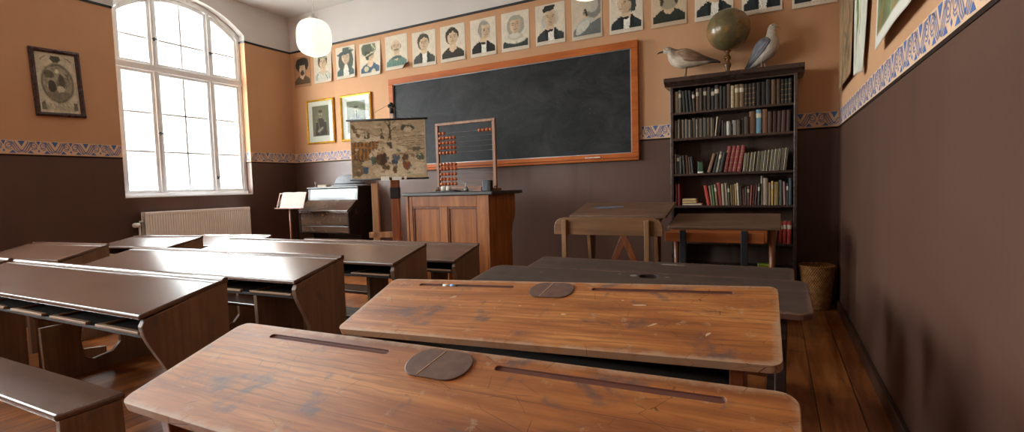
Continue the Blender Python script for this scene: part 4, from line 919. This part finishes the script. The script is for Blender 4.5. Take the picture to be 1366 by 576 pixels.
# fourth shelf
row = [bk(.022, .20, (110, 30, 34), 0, 'p', 'dark red'), bk(.022, .20, (120, 34, 38), 0, 'p', 'dark red')]
x = shelf_row(SH[3], row, 'fourth shelf', 'books on the fourth shelf')
flat = [(.17, .17, .016, (206, 192, 164), 'wide cream'), (.125, .13, .026, (186, 156, 112), 'thick tan'), (.12, .13, .022, (198, 170, 128), 'buff')]
zz = SH[3] + .0112
for (w_, d_, h_, col, nm) in flat:
    o = bpy.data.objects.new('book', BM['p']); C.objects.link(o); o.scale = (h_, d_, w_); o.color = srgb(*col); o.rotation_euler = (0, PI / 2, 0)
    o.location = (x + .02, BY0 + .015 + d_, zz + h_); tag(o, '%s book lying flat in the small pile on the fourth shelf' % nm, 'book', 'books lying flat on the fourth shelf'); zz += h_ + .0003
cols = [((176, 58, 46), .030, .185, -.17, 'bright red'), ((150, 128, 104), .020, .18, -.12, 'tan'), ((66, 102, 62), .020, .185, -.10, 'green'), ((148, 110, 84), .022, .19, -.09, 'light brown'), ((158, 72, 66), .032, .205, -.09, 'wide red'), ((160, 146, 122), .024, .195, -.06, 'beige'),
        ((178, 164, 138), .022, .20, -.06, 'pale beige'), ((64, 56, 48), .018, .18, -.04, 'dark'), ((134, 122, 66), .016, .18, -.03, 'olive'), ((120, 92, 56), .018, .185, -.03, 'brown'), ((170, 146, 96), .016, .19, -.03, 'straw'), ((178, 168, 146), .018, .20, -.05, 'cream'), ((66, 60, 50), .020, .17, -.04, 'dark'),
        ((146, 96, 84), .016, .15, -.03, 'pinkish'), ((76, 62, 52), .018, .16, 0, 'brown-grey'), ((92, 70, 54), .020, .17, 0, 'brown'), ((128, 52, 46), .016, .18, .05, 'dark red'), ((96, 62, 46), .018, .175, .05, 'rust brown'), ((84, 48, 42), .020, .18, .05, 'maroon'), ((62, 58, 54), .018, .19, .03, 'dark'),
        ((138, 130, 112), .018, .255, 0, 'tallest grey'), ((150, 132, 116), .040, .235, 0, 'wide pinkish-grey'), ((134, 104, 66), .022, .195, 0, 'tan'), ((196, 160, 76), .016, .21, 0, 'yellow'), ((142, 118, 72), .040, .20, 0, 'wide olive-tan'), ((84, 92, 80), .026, .215, 0, 'grey-green'), ((150, 112, 104), .022, .20, -.03, 'dusty pink'), ((52, 52, 50), .016, .19, 0, 'black'), ((56, 62, 66), .026, .23, 0, 'blue-grey')]
shelf_row(SH[3], [bk(b, c_, a, d, 'l' if i % 4 == 3 else 'p', e) for i, (a, b, c_, d, e) in enumerate(cols)], 'fourth shelf after the flat pile', 'books on the fourth shelf', x + .205, BX1 - .034)
# fifth shelf, seen past the old school desk
row = [bk(.034, .19, (58, 46, 38), 0, 'p', 'dark brown') for _ in range(4)] + [bk(.03, .17, (92, 72, 54), .0, 'p', 'brown'), bk(.04, .16, (60, 44, 34), .05, 'p', 'dark brown'), bk(.045, .17, (142, 116, 92), .10, 'p', 'wide tan'), bk(.028, .185, (172, 60, 52), .06, 'l', 'red'), bk(.028, .19, (178, 66, 60), .04, 'l', 'red'), bk(.028, .19, (170, 58, 54), .02, 'l', 'red')]
shelf_row(SH[4], row, 'fifth shelf', 'books on the fifth shelf', BX1 - .036 - .40, BX1 - .034)
o = bpy.data.objects.new('book', BM['l']); C.objects.link(o); o.scale = (.03, .09, .12); o.rotation_euler = (0, PI / 2, .2); o.color = srgb(150, 172, 46); o.location = (-.14, BY0 + .11, SH[5] + .0415)
tag(o, 'small yellow-green book lying on the lowest shelf of the bookcase', 'book')

# ---------------------------------------------------------------- globe
GX, GY, GZ = -.382, 4.985, 2.0722
r = empty('globe', (GX, GY, GZ), 0, 'aged olive-brown terrestrial globe on a turned wooden stand atop the bookcase', 'globe')
bm = bmesh.new(); bmesh.ops.create_uvsphere(bm, u_segments=48, v_segments=28, radius=.183, matrix=Matrix.Translation((.006, 0, .400)) @ Matrix.Rotation(.35, 4, 'Y')); fin('ball', bm, M_GLOBE, r, smooth=True)
bm = bmesh.new(); lathe(bm, [(0, 0), (.036, 0), (.040, .01), (.030, .02), (.020, .03), (.020, .05), (.030, .075), (.034, .095), (.020, .11), (.014, .125), (.026, .14), (.032, .152), (.024, .166), (.014, .176), (.016, .195), (.034, .212), (.0, .215)], 24)
fin('turned_stand', bm, wood('globe_stand_wood', srgb(72, 42, 18), srgb(104, 66, 28), srgb(130, 86, 40), 2, 30, .3), r, smooth=True)
bm = bmesh.new(); tube(bm, [(.0, 0, .20), (.03, 0, .217), (.055, 0, .232)], .008, 8); fin('axis_arm', bm, M_BRASS, r, smooth=True)

# ---------------------------------------------------------------- gulls
def loft(secs, seg=20):
    """secs: (x, z, y, half_width, half_height, tilt)"""
    bm = bmesh.new(); rings = []
    for (x, z, y, hw_, hh_, tl) in secs:
        R = Matrix.Rotation(tl, 3, 'Y')
        rings.append([bm.verts.new(Vector((x, y, z)) + R @ Vector((0, hw_ * math.cos(t), hh_ * math.sin(t)))) for t in [2 * PI * k / seg for k in range(seg)]])
    for A, D in zip(rings, rings[1:]):
        for k in range(seg): bm.faces.new((A[k], A[(k + 1) % seg], D[(k + 1) % seg], D[k]))
    bm.faces.new(rings[0][::-1]); bm.faces.new(rings[-1]); return bm
def painted(name, bm, parent, fn, sub=1):
    if sub: bmesh.ops.subdivide_edges(bm, edges=bm.edges[:], cuts=sub, use_grid_fill=True)
    bmesh.ops.recalc_face_normals(bm, faces=bm.faces); me = bpy.data.meshes.new(name); bm.to_mesh(me); bm.free()
    paint(me, np.array([srgb(*fn(v.co))[:3] for v in me.vertices])); o = link(name, me, M_PRINTGL, parent)
    for p in me.polygons: p.use_smooth = True
    md = o.modifiers.new('s', 'SUBSURF'); md.levels = md.render_levels = 1
    return o
def mixc(a, b, t): t = max(0, min(1, t)); return tuple(a[i] * (1 - t) + b[i] * t for i in range(3))
def gull(loc, rz, young, label):
    r = empty('stuffed_gull', loc, rz, label, 'bird', 'stuffed gulls on the bookcase'); R = random.Random(3)
    # bird faces local -x; feet on z=0
    if young:
        secs = [(-.243, .283, 0, .004, .004, 0), (-.240, .283, 0, .016, .018, 0), (-.222, .287, 0, .027, .030, .1), (-.198, .286, 0, .032, .035, .3), (-.176, .268, 0, .032, .038, .7), (-.158, .240, 0, .042, .050, .7), (-.130, .210, 0, .058, .066, .4), (-.085, .195, 0, .072, .076, .1),
                (-.03, .190, 0, .076, .074, -.05), (.03, .182, 0, .070, .064, -.15), (.09, .168, 0, .054, .047, -.2), (.14, .152, 0, .038, .030, -.25), (.18, .140, 0, .03, .016, -.2), (.235, .126, 0, .036, .008, -.2), (.262, .120, 0, .030, .004, -.2)]
    else:
        secs = [(-.052, .352, 0, .004, .004, 0), (-.050, .352, 0, .018, .018, 0), (-.036, .356, 0, .029, .030, .3), (-.014, .350, 0, .034, .036, .9), (-.006, .322, 0, .032, .036, 1.4), (-.010, .290, 0, .040, .044, 1.3), (-.018, .250, 0, .058, .062, 1.0), (.0, .205, 0, .074, .080, .8),
                (.040, .165, 0, .076, .078, .6), (.085, .130, 0, .066, .062, .5), (.13, .095, 0, .050, .042, .5), (.17, .062, 0, .036, .024, .5), (.215, .028, 0, .034, .010, .5), (.245, .012, 0, .026, .005, .5)]
        secs = [(a, b + .0, c_, d, e, f_) for a, b, c_, d, e, f_ in secs]
    def bodycol(p):
        n = R.uniform(-20, 20)
        if young:
            c = mixc((196, 182, 162), (132, 112, 94), (p.z - .165) / .06)
            if p.x > .14: c = mixc(c, (64, 54, 48), (p.x - .14) / .05)
            if p.x < -.17: c = mixc(c, (188, 178, 162), .7)
        else:
            c = (182, 170, 156)
            if p.x > .12: c = mixc(c, (120, 118, 120), (p.x - .12) / .06)
            if p.z > .34: c = mixc(c, (170, 160, 150), .5)
        return tuple(max(0, min(255, q + n)) for q in c)
    if young: secs = [(a, b, c_, d * 1.12, e * (1.22 if -.16 < a < .15 else 1.08), f_) for a, b, c_, d, e, f_ in secs]
    painted('body', loft(secs), r, bodycol)
    # folded wings
    for s in (-1, 1):
        if young: ws = [(-.135, .232, s * .040, .006, .022, 0), (-.10, .222, s * .060, .014, .044, 0), (-.03, .208, s * .078, .018, .064, -.1), (.05, .190, s * .068, .016, .052, -.2), (.12, .166, s * .044, .010, .028, -.25), (.19, .146, s * .028, .007, .015, -.25), (.25, .128, s * .014, .004, .007, -.2)]
        else: ws = [(-.022, .262, s * .040, .008, .022, .9), (.004, .240, s * .066, .014, .046, .9), (.050, .196, s * .074, .016, .058, .75), (.10, .145, s * .062, .014, .044, .65), (.155, .095, s * .044, .010, .028, .6), (.215, .045, s * .026, .007, .015, .6), (.275, .006, s * .016, .004, .007, .55)]
        def wc(p):
            n = R.uniform(-26, 26)
            c = mixc((134, 108, 86), (70, 56, 48), (p.x - .02) / .16) if young else mixc((96, 94, 100), (40, 38, 40), (p.x - .12) / .08)
            return tuple(max(0, min(255, q + n)) for q in c)
        painted('wing', loft(ws, 14), r, wc)
    if young: bs = [(-.232, .281, 0, .010, .011, 0), (-.262, .279, 0, .007, .009, 0), (-.290, .272, 0, .005, .008, 0), (-.300, .264, 0, .002, .003, 0)]
    else: bs = [(-.046, .350, 0, .011, .011, .3), (-.066, .336, -.012, .008, .009, .5), (-.080, .318, -.022, .005, .007, .7), (-.084, .308, -.024, .002, .003, .9)]
    painted('beak', loft(bs, 10), r, (lambda p: (58, 46, 40)) if young else (lambda p: (170, 146, 84)), 0)
    for s in (-1, 1):
        e = (-.222, s * .027, .294) if young else (-.036, s * .0285, .362)
        bm = bmesh.new(); bmesh.ops.create_uvsphere(bm, u_segments=10, v_segments=8, radius=.0048, matrix=Matrix.Translation(e)); fin('eye', bm, M_BLACK, r, smooth=True)
        lx, lz = (-.045, .125) if young else (.062, .10)
        bm = bmesh.new(); tube(bm, [(lx + .01, s * .024, lz + .02), (lx + .008, s * .024, lz * .55), (lx - .002 + .004 * s, s * .024, .008)], [.008, .0045, .0045], 8)
        for a in (-.5, 0, .5): tube(bm, [(lx, s * .024, .006), (lx - .042 * math.cos(a), s * .024 + .042 * math.sin(a), .003)], [.004, .002], 6)
        tube(bm, [(lx, s * .024, .006), (lx + .014, s * .024, .003)], [.004, .002], 6)
        prism(bm, [(lx - .002, s * .024), (lx - .034, s * .024 - .018), (lx - .038, s * .024), (lx - .034, s * .024 + .018)], 2, .001, .003)
        fin('leg', bm, plain('gull_leg_' + ('brown' if young else 'pink'), srgb(96, 78, 62) if young else srgb(150, 120, 104), .6), r, smooth=True)
    return r
gull((-.700, 4.965, 2.0722), 0.05, True, 'brown speckled young gull, stuffed, facing the window end of the bookcase')
gull((-.035, 4.965, 2.0722), PI - .55, False, 'x')
g2 = [o for o in bpy.data.objects if o.get('label') == 'x'][0]; g2['label'] = 'grey and white stuffed gull with raised head beside the globe'

# ---------------------------------------------------------------- basket
r = empty('waste_basket', (.318, 4.955, 0), 0, 'round woven straw waste basket in the corner beside the bookcase', 'basket')
bm = bmesh.new(); prof = [(0, .008), (.095, .008), (.100, .0)]
N = 24
for k in range(N):
    z = .36 * k / N; R0 = .102 + .036 * (k / N) ** .9; prof += [(R0 + .0045, z + .36 / N * .5), (R0 + .001, z + .36 / N * .98)]
prof += [(.142, .366), (.134, .366)]
for k in range(8): prof.append((.130 - .034 * (k + 1) / 8, .366 - .35 * (k + 1) / 8))
prof.append((0, .016)); lathe(bm, prof, 40); fin('woven_body', bm, M_WICKER, r, smooth=True)
bm = bmesh.new(); tube(bm, [(.137 * math.cos(a), .137 * math.sin(a), .367) for a in [2 * PI * k / 40 for k in range(41)]], .0085, 8, False); fin('rim', bm, M_WICKER, r, smooth=True)

# ================================================================ wall desks by the bookcase
# adult-height pupil's desk with cross stretcher, and its bench
r = empty('school_desk', (-1.14, 4.18, 0), -.0, 'tall brown school desk with blue-stained sloping top beside the bookcase', 'desk', 'old school desks by the bookcase')
bm = bmesh.new(); T = Matrix.Translation((0, 0, .848)) @ Matrix.Rotation(.19, 4, 'X')
prism(bm, rrect(.80, .46, .012, 3, 0, -.0), 2, 0, .024, M=T); o = fin('desk_top', bm, M_WTOP, r, bevel=.004)
o.location = (0, 0, .03)
stain_m = NT('blue_ink_stain'); nv = stain_m.noise(stain_m.obj(), 24, 5, .7); stain_m.bsdf(stain_m.ramp(nv, [(.4, srgb(80, 112, 150)), (.7, srgb(120, 120, 128))]), .6)
bm = bmesh.new(); prism(bm, [(-.27, .02), (-.23, .07), (-.14, .065), (-.02, .09), (-.01, .06), (-.12, .025)], 2, .0242, .0256, M=T); q = fin('ink_stain', bm, stain_m.m, r); q.location = (0, 0, .03)
bm = bmesh.new(); prism(bm, [(-.20, .79), (.20, .86), (.20, .905), (-.20, .83)], 0, -.34, .34); fin('desk_box', bm, M_WTOP, r, bevel=.003)
for s in (-1, 1):
    bm = bmesh.new(); prism(bm, [(-.03, .0), (.03, .0), (.05, .45), (.10, .83), (-.10, .79), (-.04, .45)], 0, *sorted((s * .30, s * .27))); fin('leg', bm, M_BROWNV, r, bevel=.003)
    fin('foot', B(*sorted((s * .31, s * .26)), -.2, .2, 0, .045), M_BROWNV, r, bevel=.005)
for s in (-1, 1):
    bm = bmesh.new(); prism(bm, [(s * -.26, .12), (s * -.20, .12), (s * .06, .74), (s * .0, .74)], 1, .012 + .014 * s, .026 + .014 * s); fin('cross_brace', bm, M_LECTD, r, bevel=.002)
r = empty('school_bench', (-1.085, 3.50, 0), 0, 'light brown bench with round-ended backrest in front of the tall desk', 'bench', 'benches of the old school desks')
bm = bmesh.new()
pts = [(-.405, .742), (-.405, .80)] + [(-.405 + .08 * (1 - math.cos(t)), .80 + .072 * math.sin(t)) for t in (.4, .8, 1.2, 1.57)] + [(.405 - .08 * (1 - math.cos(t)), .80 + .072 * math.sin(t)) for t in (1.57, 1.2, .8, .4)] + [(.405, .80), (.405, .742)]
prism(bm, pts, 1, .0, .022); fin('backrest', bm, M_BROWNW, r, bevel=.004)
for x in (-.315, .30):
    fin('post', B(x - .018, x + .018, -.030, .0, .02, .855), M_BROWNV, r, bevel=.004)
    fin('foot', B(x - .02, x + .02, -.04, .34, 0, .035), M_BROWNV, r, bevel=.004)
    fin('seat_bracket', B(x - .018, x + .018, .0, .26, .36, .42), M_BROWNV, r, bevel=.003)
fin('seat', B(-.40, .40, .02, .28, .42, .445), M_BROWNW, r, bevel=.005)
# second one
r = empty('school_desk', (-.345, 4.18, 0), 0, 'lower grey-brown school desk with orange rail in front of the bookcase shelves', 'desk', 'old school desks by the bookcase')
T = Matrix.Translation((0, 0, .79)) @ Matrix.Rotation(.155, 4, 'X')
bm = bmesh.new(); prism(bm, rrect(.775, .46, .010, 3), 2, 0, .022, M=T); o = fin('desk_top', bm, M_WTOP, r, bevel=.004)
cb = bmesh.new(); box(cb, .22, .30, .16, .185, .012, .05, M=T); cut(o, cb); md = o.modifiers.new('b', 'BEVEL'); md.width = .002
fin('front_rail', B(-.37, .30, -.225, -.205, .665, .752), M_ORANGEW, r, bevel=.003)
for s in (-1, 1):
    bm = bmesh.new(); tube(bm, [(s * .33, -.17, 0), (s * .33, -.17, .2), (s * .33, -.17, .45), (s * .33, -.17, .755)], [.016, .022, .020, .024], 10); fin('leg', bm, M_LECTD, r, smooth=True)
    bm = bmesh.new(); tube(bm, [(s * .33, .19, 0), (s * .33, .19, .2), (s * .33, .19, .45), (s * .33, .19, .81)], [.016, .022, .020, .024], 10); fin('leg', bm, M_LECTD, r, smooth=True)
fin('stretcher', B(-.33, .33, .18, .20, .16, .20), M_LECTD, r, bevel=.003)
fin('side_rail', B(-.345, -.325, -.2, .19, .70, .755), M_LECTD, r)
r = empty('school_bench', (-.39, 3.80, 0), 0, 'bench with orange-brown backrest on dark iron posts before the lower desk', 'bench', 'benches of the old school desks')
fin('backrest', B(-.335, .33, .0, .018, .675, .748), M_ORANGEW, r, bevel=.004)
for x in (-.205, .205):
    fin('post', B(x - .022, x + .022, -.022, .0, .0, .765), M_IRON, r, bevel=.004)
    fin('seat_bracket', B(x - .018, x + .018, .0, -.0 + .24, .34, .375), M_IRON, r, bevel=.003)
fin('seat', B(-.34, .34, .02, .26, .375, .398), M_ORANGEW, r, bevel=.004)

# ================================================================ brown painted desk-and-bench units
def unit(cx, yfar, rz, w, zf, label, group, d=.36, drop=.085, dividers=(-.68, .68), seat=True, reach=.29, foot=0.):
    """desk and bench in one; origin on the floor under the middle of the desk's far edge"""
    r = empty('school_bench_desk', (cx, yfar, 0), rz, label, 'desk', group); k = zf / .74
    zn = zf - drop; h = w / 2; th = .032
    prof = [(-.004, .0), (-.004, zf - .022), (-.065, zf - .022 - .010), (-d + .010, zn - .022), (-d - .004, zn - .05), (-d + .004, zn - .09), (-d + .02, zn - .13), (-d + .045, zn - .18), (-d + .075, zn - .24), (-d + .10, zn - .32), (-d + .115, zn * .40), (-d + .115, .09), (-d + .08, .05), (-d + .03, .045), (-d + .03, 0)]
    for s in (-1, 1):
        pf = prof if not (foot and s < 0) else prof[:7] + [(-.16, zn - .16), (-.13, zn * .40), (-.13, .09), (-.16, .05), (-.20, .045), (-.20, 0)]
        bm = bmesh.new(); prism(bm, pf, 0, *sorted((s * h, s * (h - th)))); fin('end_panel', bm, M_PANELLIT, r, bevel=.004)
    T = [(-.062, zf - .014), (-d - .012, zn), (-d - .012, zn - .020), (-.062, zf - .034)]
    bm = bmesh.new(); prism(bm, T, 0, -h - .002, h + .002); fin('desk_top', bm, M_PAINT, r, bevel=.005)
    bm = bmesh.new(); prism(bm, [(0, zf - .022), (0, zf), (-.012, zf + .003), (-.022, zf), (-.030, zf - .010), (-.060, zf - .012), (-.060, zf - .03)], 0, -h - .002, h + .002); fin('pen_ledge', bm, M_PAINT, r, bevel=.003)
    zs = zn - .088
    bm = bmesh.new(); box(bm, -h + th, h - th, -d + .01, -.02, zs - .014, zs); fin('book_shelf', bm, M_INSIDE, r, bevel=.002)
    nb = 5 if w > 1.5 else 3
    for i in range(nb):
        x0 = -h + th + (2 * h - 2 * th) * i / nb + .06; x1 = -h + th + (2 * h - 2 * th) * (i + 1) / nb - .015
        bm = bmesh.new(); box(bm, x0, x1, -d + .004, -d + .026, zs, zs + .012); box(bm, x0, x0 + .016, -d + .026, -.06, zs, zs + .010); fin('tray_rail', bm, M_PALEWOOD, r, bevel=.003)
    fin('back_board', B(-h + th, h - th, -.022, -.006, zn - .115, zf - .03), M_PANELLIT, r, bevel=.002)
    if seat:
        sz = .372 * (.5 + .5 * k); y0, y1 = -d - reach, -d - min(.075, reach * .3)
        fin('bench_seat', B(-h, h, y0, y1, sz - .024, sz), M_PAINT, r, bevel=.008)
        for s in (-1, 1):
            bm = bmesh.new(); prism(bm, [(y0 + .012, 0), (y0 + .012, sz - .024), (y1 - .012, sz - .024), (y1 - .005, .16), (y1 + .03, .08), (-d + .09, .06), (-d + .09, 0)], 0, *sorted((s * (h - .002), s * (h - .034)))); fin('bench_panel', bm, M_PANELLIT, r, bevel=.003)
    for x in dividers:
        y0, y1 = -d - reach - foot, -d - (.196 if foot else .10)
        pr = [(y0 + .02, 0), (y0 + .012, sz - .024 if seat else .3), (y1 + .02, sz - .024 if seat else .3), (y1, .22), (y1 + .015, .11), (y1 + .06, .082), (-d + .09 - foot, .10), (-d + .14 - foot, .15), (-d + .13 - foot, zs - .014), (-.03, zs - .014), (-.03, 0)]
        bm = bmesh.new(); prism(bm, pr, 0, x - .014, x + .014); fin('divider', bm, M_PANELLIT, r, bevel=.003)
    return r
R_ = math.radians
GM, GW = 'long painted desk-and-bench units in the middle row', 'shorter painted desk-and-bench units along the window wall'
unit(-3.262, 1.360, R_(1.4), 2.10, .740, 'long glossy brown desk, nearest the camera in its row, with a bench behind', GM, dividers=())
unit(-3.265, 2.060, R_(3.4), 2.03, .740, 'long glossy brown desk, second in the middle row, window glare on its top', GM, foot=.116)
unit(-3.150, 2.715, R_(2.6), 2.03, .740, 'long glossy brown desk, third in the middle row', GM, reach=.25)
unit(-3.12, 3.420, R_(1.5), 1.98, .660, "lowest long brown desk at the head of the middle row, before the teacher's desk", GM, d=.37)
unit(-5.345, 1.995, R_(7.0), 1.02, .742, 'short brown desk below the engraving on the window wall', GW, d=.35, dividers=(), reach=.22)
unit(-5.085, 2.640, R_(10.), .86, .742, 'short brown desk before the radiator, valve end', GW, d=.34, drop=.06, dividers=(), reach=.17)
unit(-5.32, 3.48, R_(8.0), 1.0, .664, 'short brown desk farthest up the window row, before the radiator', GW, d=.34, dividers=())
unit(-4.99, 1.345, R_(1.4), 1.02, .735, 'short brown desk at the edge of view beside the long nearest desk', GW, dividers=())
bm = bmesh.new(); 

# ================================================================ plank-topped desks of the right-hand row
def plank_desk(mid, th, phi, tilt, w, d, mat, edge, label, group, grooves=True, lid=True, rad=.035, marks=None, sh=0., chips=()):
    """mid = middle of the far edge of the top; phi slope, tilt sideways (radians)"""
    r = empty('two_seat_desk', (mid[0], mid[1], 0), th, label, 'desk', group)
    T = Matrix.Translation((0, 0, mid[2])) @ Matrix.Rotation(-tilt, 4, 'Y') @ Matrix.Rotation(phi, 4, 'X')
    th_ = .026
    bm = bmesh.new(); prism(bm, rrect(w, d, rad, 6, 0, -d / 2), 2, -th_, 0); o = fin('desk_top', bm, [mat, plain('groove_stain', srgb(104, 62, 50), .6) if mat is M_OAK else M_DKTRIM], r)
    o.matrix_local = T; bpy.context.view_layer.update()
    gy = -.044
    gr = [(-w * .40 + sh, -w * .105 + sh), (w * .105 + sh * .7, w * .41 + sh * .7)]
    if grooves:
        for (a, b) in gr:
            cb = bmesh.new(); prism(cb, rrect(b - a, .017, .0082, 6, (a + b) / 2, gy), 2, -.006, .01, 1); cut(o, cb)
    if marks:
        cb = bmesh.new(); prism(cb, rrect(.085, .06, .029, 6, marks[0], marks[1]), 2, -.012, .01, 1); cut(o, cb)
    md = o.modifiers.new('b', 'BEVEL'); md.width = .005; md.segments = 3; md.limit_method = 'ANGLE'; md.angle_limit = .9
    if lid:
        bm = bmesh.new(); prism(bm, rrect(.172, .100, .047, 8, sh * 1.25, -.062), 2, .0, .0045); q = fin('inkwell_lid', bm, M_COVER, r, bevel=.0015); q.matrix_local = T
        q['label'] = 'brown metal sliding inkwell lid'
        bm = bmesh.new(); tube(bm, [(sh * 1.25 - .030, -.108, .0047), (sh * 1.25 - .008, -.016, .0047)], .0011, 6); q2 = fin('seam', bm, M_CREAM, q)
    if chips:
        bm = bmesh.new(); cr = random.Random(len(chips))
        for cx, cy, cw, ch, an in chips:
            pts = []
            for q in range(9):
                a = 2 * PI * q / 9; k = cr.uniform(.6, 1.1); px_, py_ = cw * k * math.cos(a), ch * k * math.sin(a)
                pts.append((cx + px_ * math.cos(an) - py_ * math.sin(an), cy + px_ * math.sin(an) + py_ * math.cos(an)))
            prism(bm, pts, 2, -.0005, .0006)
        q = fin('paint_wear', bm, plain('pale_chip', srgb(196, 164, 128), .6) if mat is M_OAK else plain('grey_chip', srgb(126, 118, 106), .6), r); q.matrix_local = T
    # frame below, kept upright
    def zt(x, y): v = T @ Vector((x, y / math.cos(phi), 0)); return v.z - th_ * 1.1 - .002
    dd = d * math.cos(phi); h = w / 2 - .085
    for s in (-1, 1):
        x0, x1 = sorted((s * h, s * (h - .038)))
        za, zb2 = min(zt(x0, -.05), zt(x1, -.05)), min(zt(x0, -dd + .05), zt(x1, -dd + .05))
        bm = bmesh.new(); prism(bm, [(-.05, za), (-dd + .05, zb2), (-dd + .06, zb2 - .09), (-dd + .13, zb2 - .20), (-dd + .14, .09), (-dd + .02, .05), (-dd - .04, .045), (-dd - .04, 0), (-.02, 0), (-.02, .05), (-.09, .09), (-.09, za - .16), (-.06, za - .10)], 0, x0, x1); fin('leg_panel', bm, M_LECTD if mat is M_OAK else M_DARKTOP, r, bevel=.004)
    zz = min(zt(-h, -.1), zt(h, -.1)) - .07
    fin('book_shelf', B(-h, h, -dd + .10, -.06, zz - .085, zz - .07), M_INSIDE, r, bevel=.002)  # dark shelf added to hide the lit floor below the top
    fin('gap_dark_board', B(-h + .0, h - .0, -.075, -.058, zz - .20, zz - .0), M_INSIDE, r, bevel=.002)  # board added in near-black so the gap between desks stays dark
    fin('foot_rail', B(-h, h, -dd + .16, -dd + .20, .10, .125), M_LECTD, r, bevel=.003)
    return r
GR = 'plank-topped desks beside the brown wall'
plank_desk((-.730, .975, .730), R_(-.65), R_(18.2), R_(1.49), 1.540, .62 * .60, M_OAK, M_OAKL, 'nearest worn orange-brown desk top with pen grooves and brown inkwell lid', GR, sh=.035)
plank_desk((-.754, 1.733, .750), R_(.88), R_(20.0), R_(2.47), 1.529, .383, M_OAK, M_OAKL, 'worn orange-brown desk just past the nearest one, scuffed pale edges', GR, rad=.028, sh=.018, chips=((-.37, -.13, .020, .007, .5), (.36, -.135, .026, .006, .15), (.42, -.24, .018, .005, .6), (.12, -.21, .012, .007, 0), (-.06, -.17, .007, .004, 0), (.58, -.27, .012, .005, 1), (.30, -.11, .005, .003, 0)))
for q, (xx, lab) in enumerate(((-.46, 'white chalk stub in the pen groove of the second worn desk'), (-.425, 'bluish chalk stub beside the white one in the same groove'))):
    o_ = bpy.data.objects.new('x', None)
    T2 = Matrix.Translation((-.754, 1.733, 0)) @ Matrix.Rotation(R_(.88), 4, 'Z') @ Matrix.Translation((0, 0, .750)) @ Matrix.Rotation(-R_(2.47), 4, 'Y') @ Matrix.Rotation(R_(20.0), 4, 'X')
    bpy.data.objects.remove(o_)
    bm = bmesh.new(); tube(bm, [(-.013, 0, 0), (.013, 0, 0)], .005, 10); c_ = fin('chalk_stub', bm, M_CHALK if q == 0 else plain('blue_chalk', srgb(150, 176, 214), .9), smooth=True); c_.matrix_world = T2 @ Matrix.Translation((xx, -.044, -.0008)); tag(c_, lab, 'chalk')
plank_desk((-.629, 2.420, .683), R_(.97), R_(6.9), 0, 1.503, .411, M_DARKTOP, M_DARKEDGE, 'dark brown painted desk behind the second worn desk, open inkwell hole', GR, grooves=False, lid=False, rad=.05, marks=(.10, -.06), chips=((.03, -.06, .022, .016, .3), (.185, -.06, .014, .006, .1), (-.04, -.05, .008, .005, 0), (-.44, -.09, .008, .004, .4)))
plank_desk((-.655, 3.090, .632), R_(-1.16), R_(6.9), 0, 1.50, .42, M_DARKTOP, M_DARKEDGE, 'dark brown painted desk closest to the benches by the bookcase', GR, grooves=False, lid=False, rad=.03, chips=((.10, -.05, .05, .016, 0), (.16, -.055, .04, .010, 0)))

# ================================================================ camera, light, view
f_px, yaw, pitch, roll = 664.08, .4864, .0602, .0282
cam = bpy.data.cameras.new('camera'); co = bpy.data.objects.new('camera', cam); C.objects.link(co)
cam.sensor_width = 36; cam.lens = f_px / 1366 * 36; cam.clip_start = .02
Rv = Vector((math.cos(yaw), math.sin(yaw), 0)); Fh = Vector((-math.sin(yaw), math.cos(yaw), 0)); Zv = Vector((0, 0, 1))
F = Fh * math.cos(pitch) - Zv * math.sin(pitch); U = Fh * math.sin(pitch) + Zv * math.cos(pitch)
r_ = Rv * math.cos(roll) - U * math.sin(roll); u_ = Rv * math.sin(roll) + U * math.cos(roll)
co.matrix_world = Matrix(((r_.x, u_.x, -F.x, 0), (r_.y, u_.y, -F.y, 0), (r_.z, u_.z, -F.z, 1.12), (0, 0, 0, 1)))
bpy.context.scene.camera = co

w = bpy.data.worlds.new('sky'); bpy.context.scene.world = w; w.use_nodes = True; t = w.node_tree; t.nodes.clear()
out = t.nodes.new('ShaderNodeOutputWorld'); bg = t.nodes.new('ShaderNodeBackground'); tc = t.nodes.new('ShaderNodeTexCoord'); sp = t.nodes.new('ShaderNodeSeparateXYZ'); rp = t.nodes.new('ShaderNodeValToRGB')
t.links.new(tc.outputs['Generated'], sp.inputs[0]); ma = t.nodes.new('ShaderNodeMath'); ma.operation = 'MULTIPLY_ADD'; ma.inputs[1].default_value = .5; ma.inputs[2].default_value = .5
t.links.new(sp.outputs[2], ma.inputs[0]); t.links.new(ma.outputs[0], rp.inputs[0])
e = rp.color_ramp.elements; e[0].position = .44; e[0].color = (.42, .44, .42, 1); e[1].position = .53; e[1].color = (.95, .98, 1, 1)
t.links.new(rp.outputs[0], bg.inputs[0]); bg.inputs[1].default_value = 26.0; t.links.new(bg.outputs[0], out.inputs[0])
for a, b in WINS:
    L = bpy.data.lights.new('window_portal', 'AREA'); L.shape = 'RECTANGLE'; L.size = b - a; L.size_y = 2.5; L.cycles.is_portal = True
    lo = bpy.data.objects.new('window_portal', L); C.objects.link(lo); lo.location = (XL - .31, (a + b) / 2, WZ0 + 1.22); lo.rotation_euler = (PI / 2, 0, -PI / 2)
sc = bpy.context.scene
sc.view_settings.view_transform = 'Standard'; sc.view_settings.look = 'None'; sc.view_settings.gamma = 1; sc.view_settings.use_curve_mapping = False
sc.view_settings.exposure = 0.7
sc.cycles.max_bounces = 8; sc.cycles.diffuse_bounces = 6; sc.cycles.transparent_max_bounces = 12; sc.cycles.use_denoising = True
sc.cycles.sample_clamp_indirect = 10; sc.cycles.sample_clamp_direct = 2.4
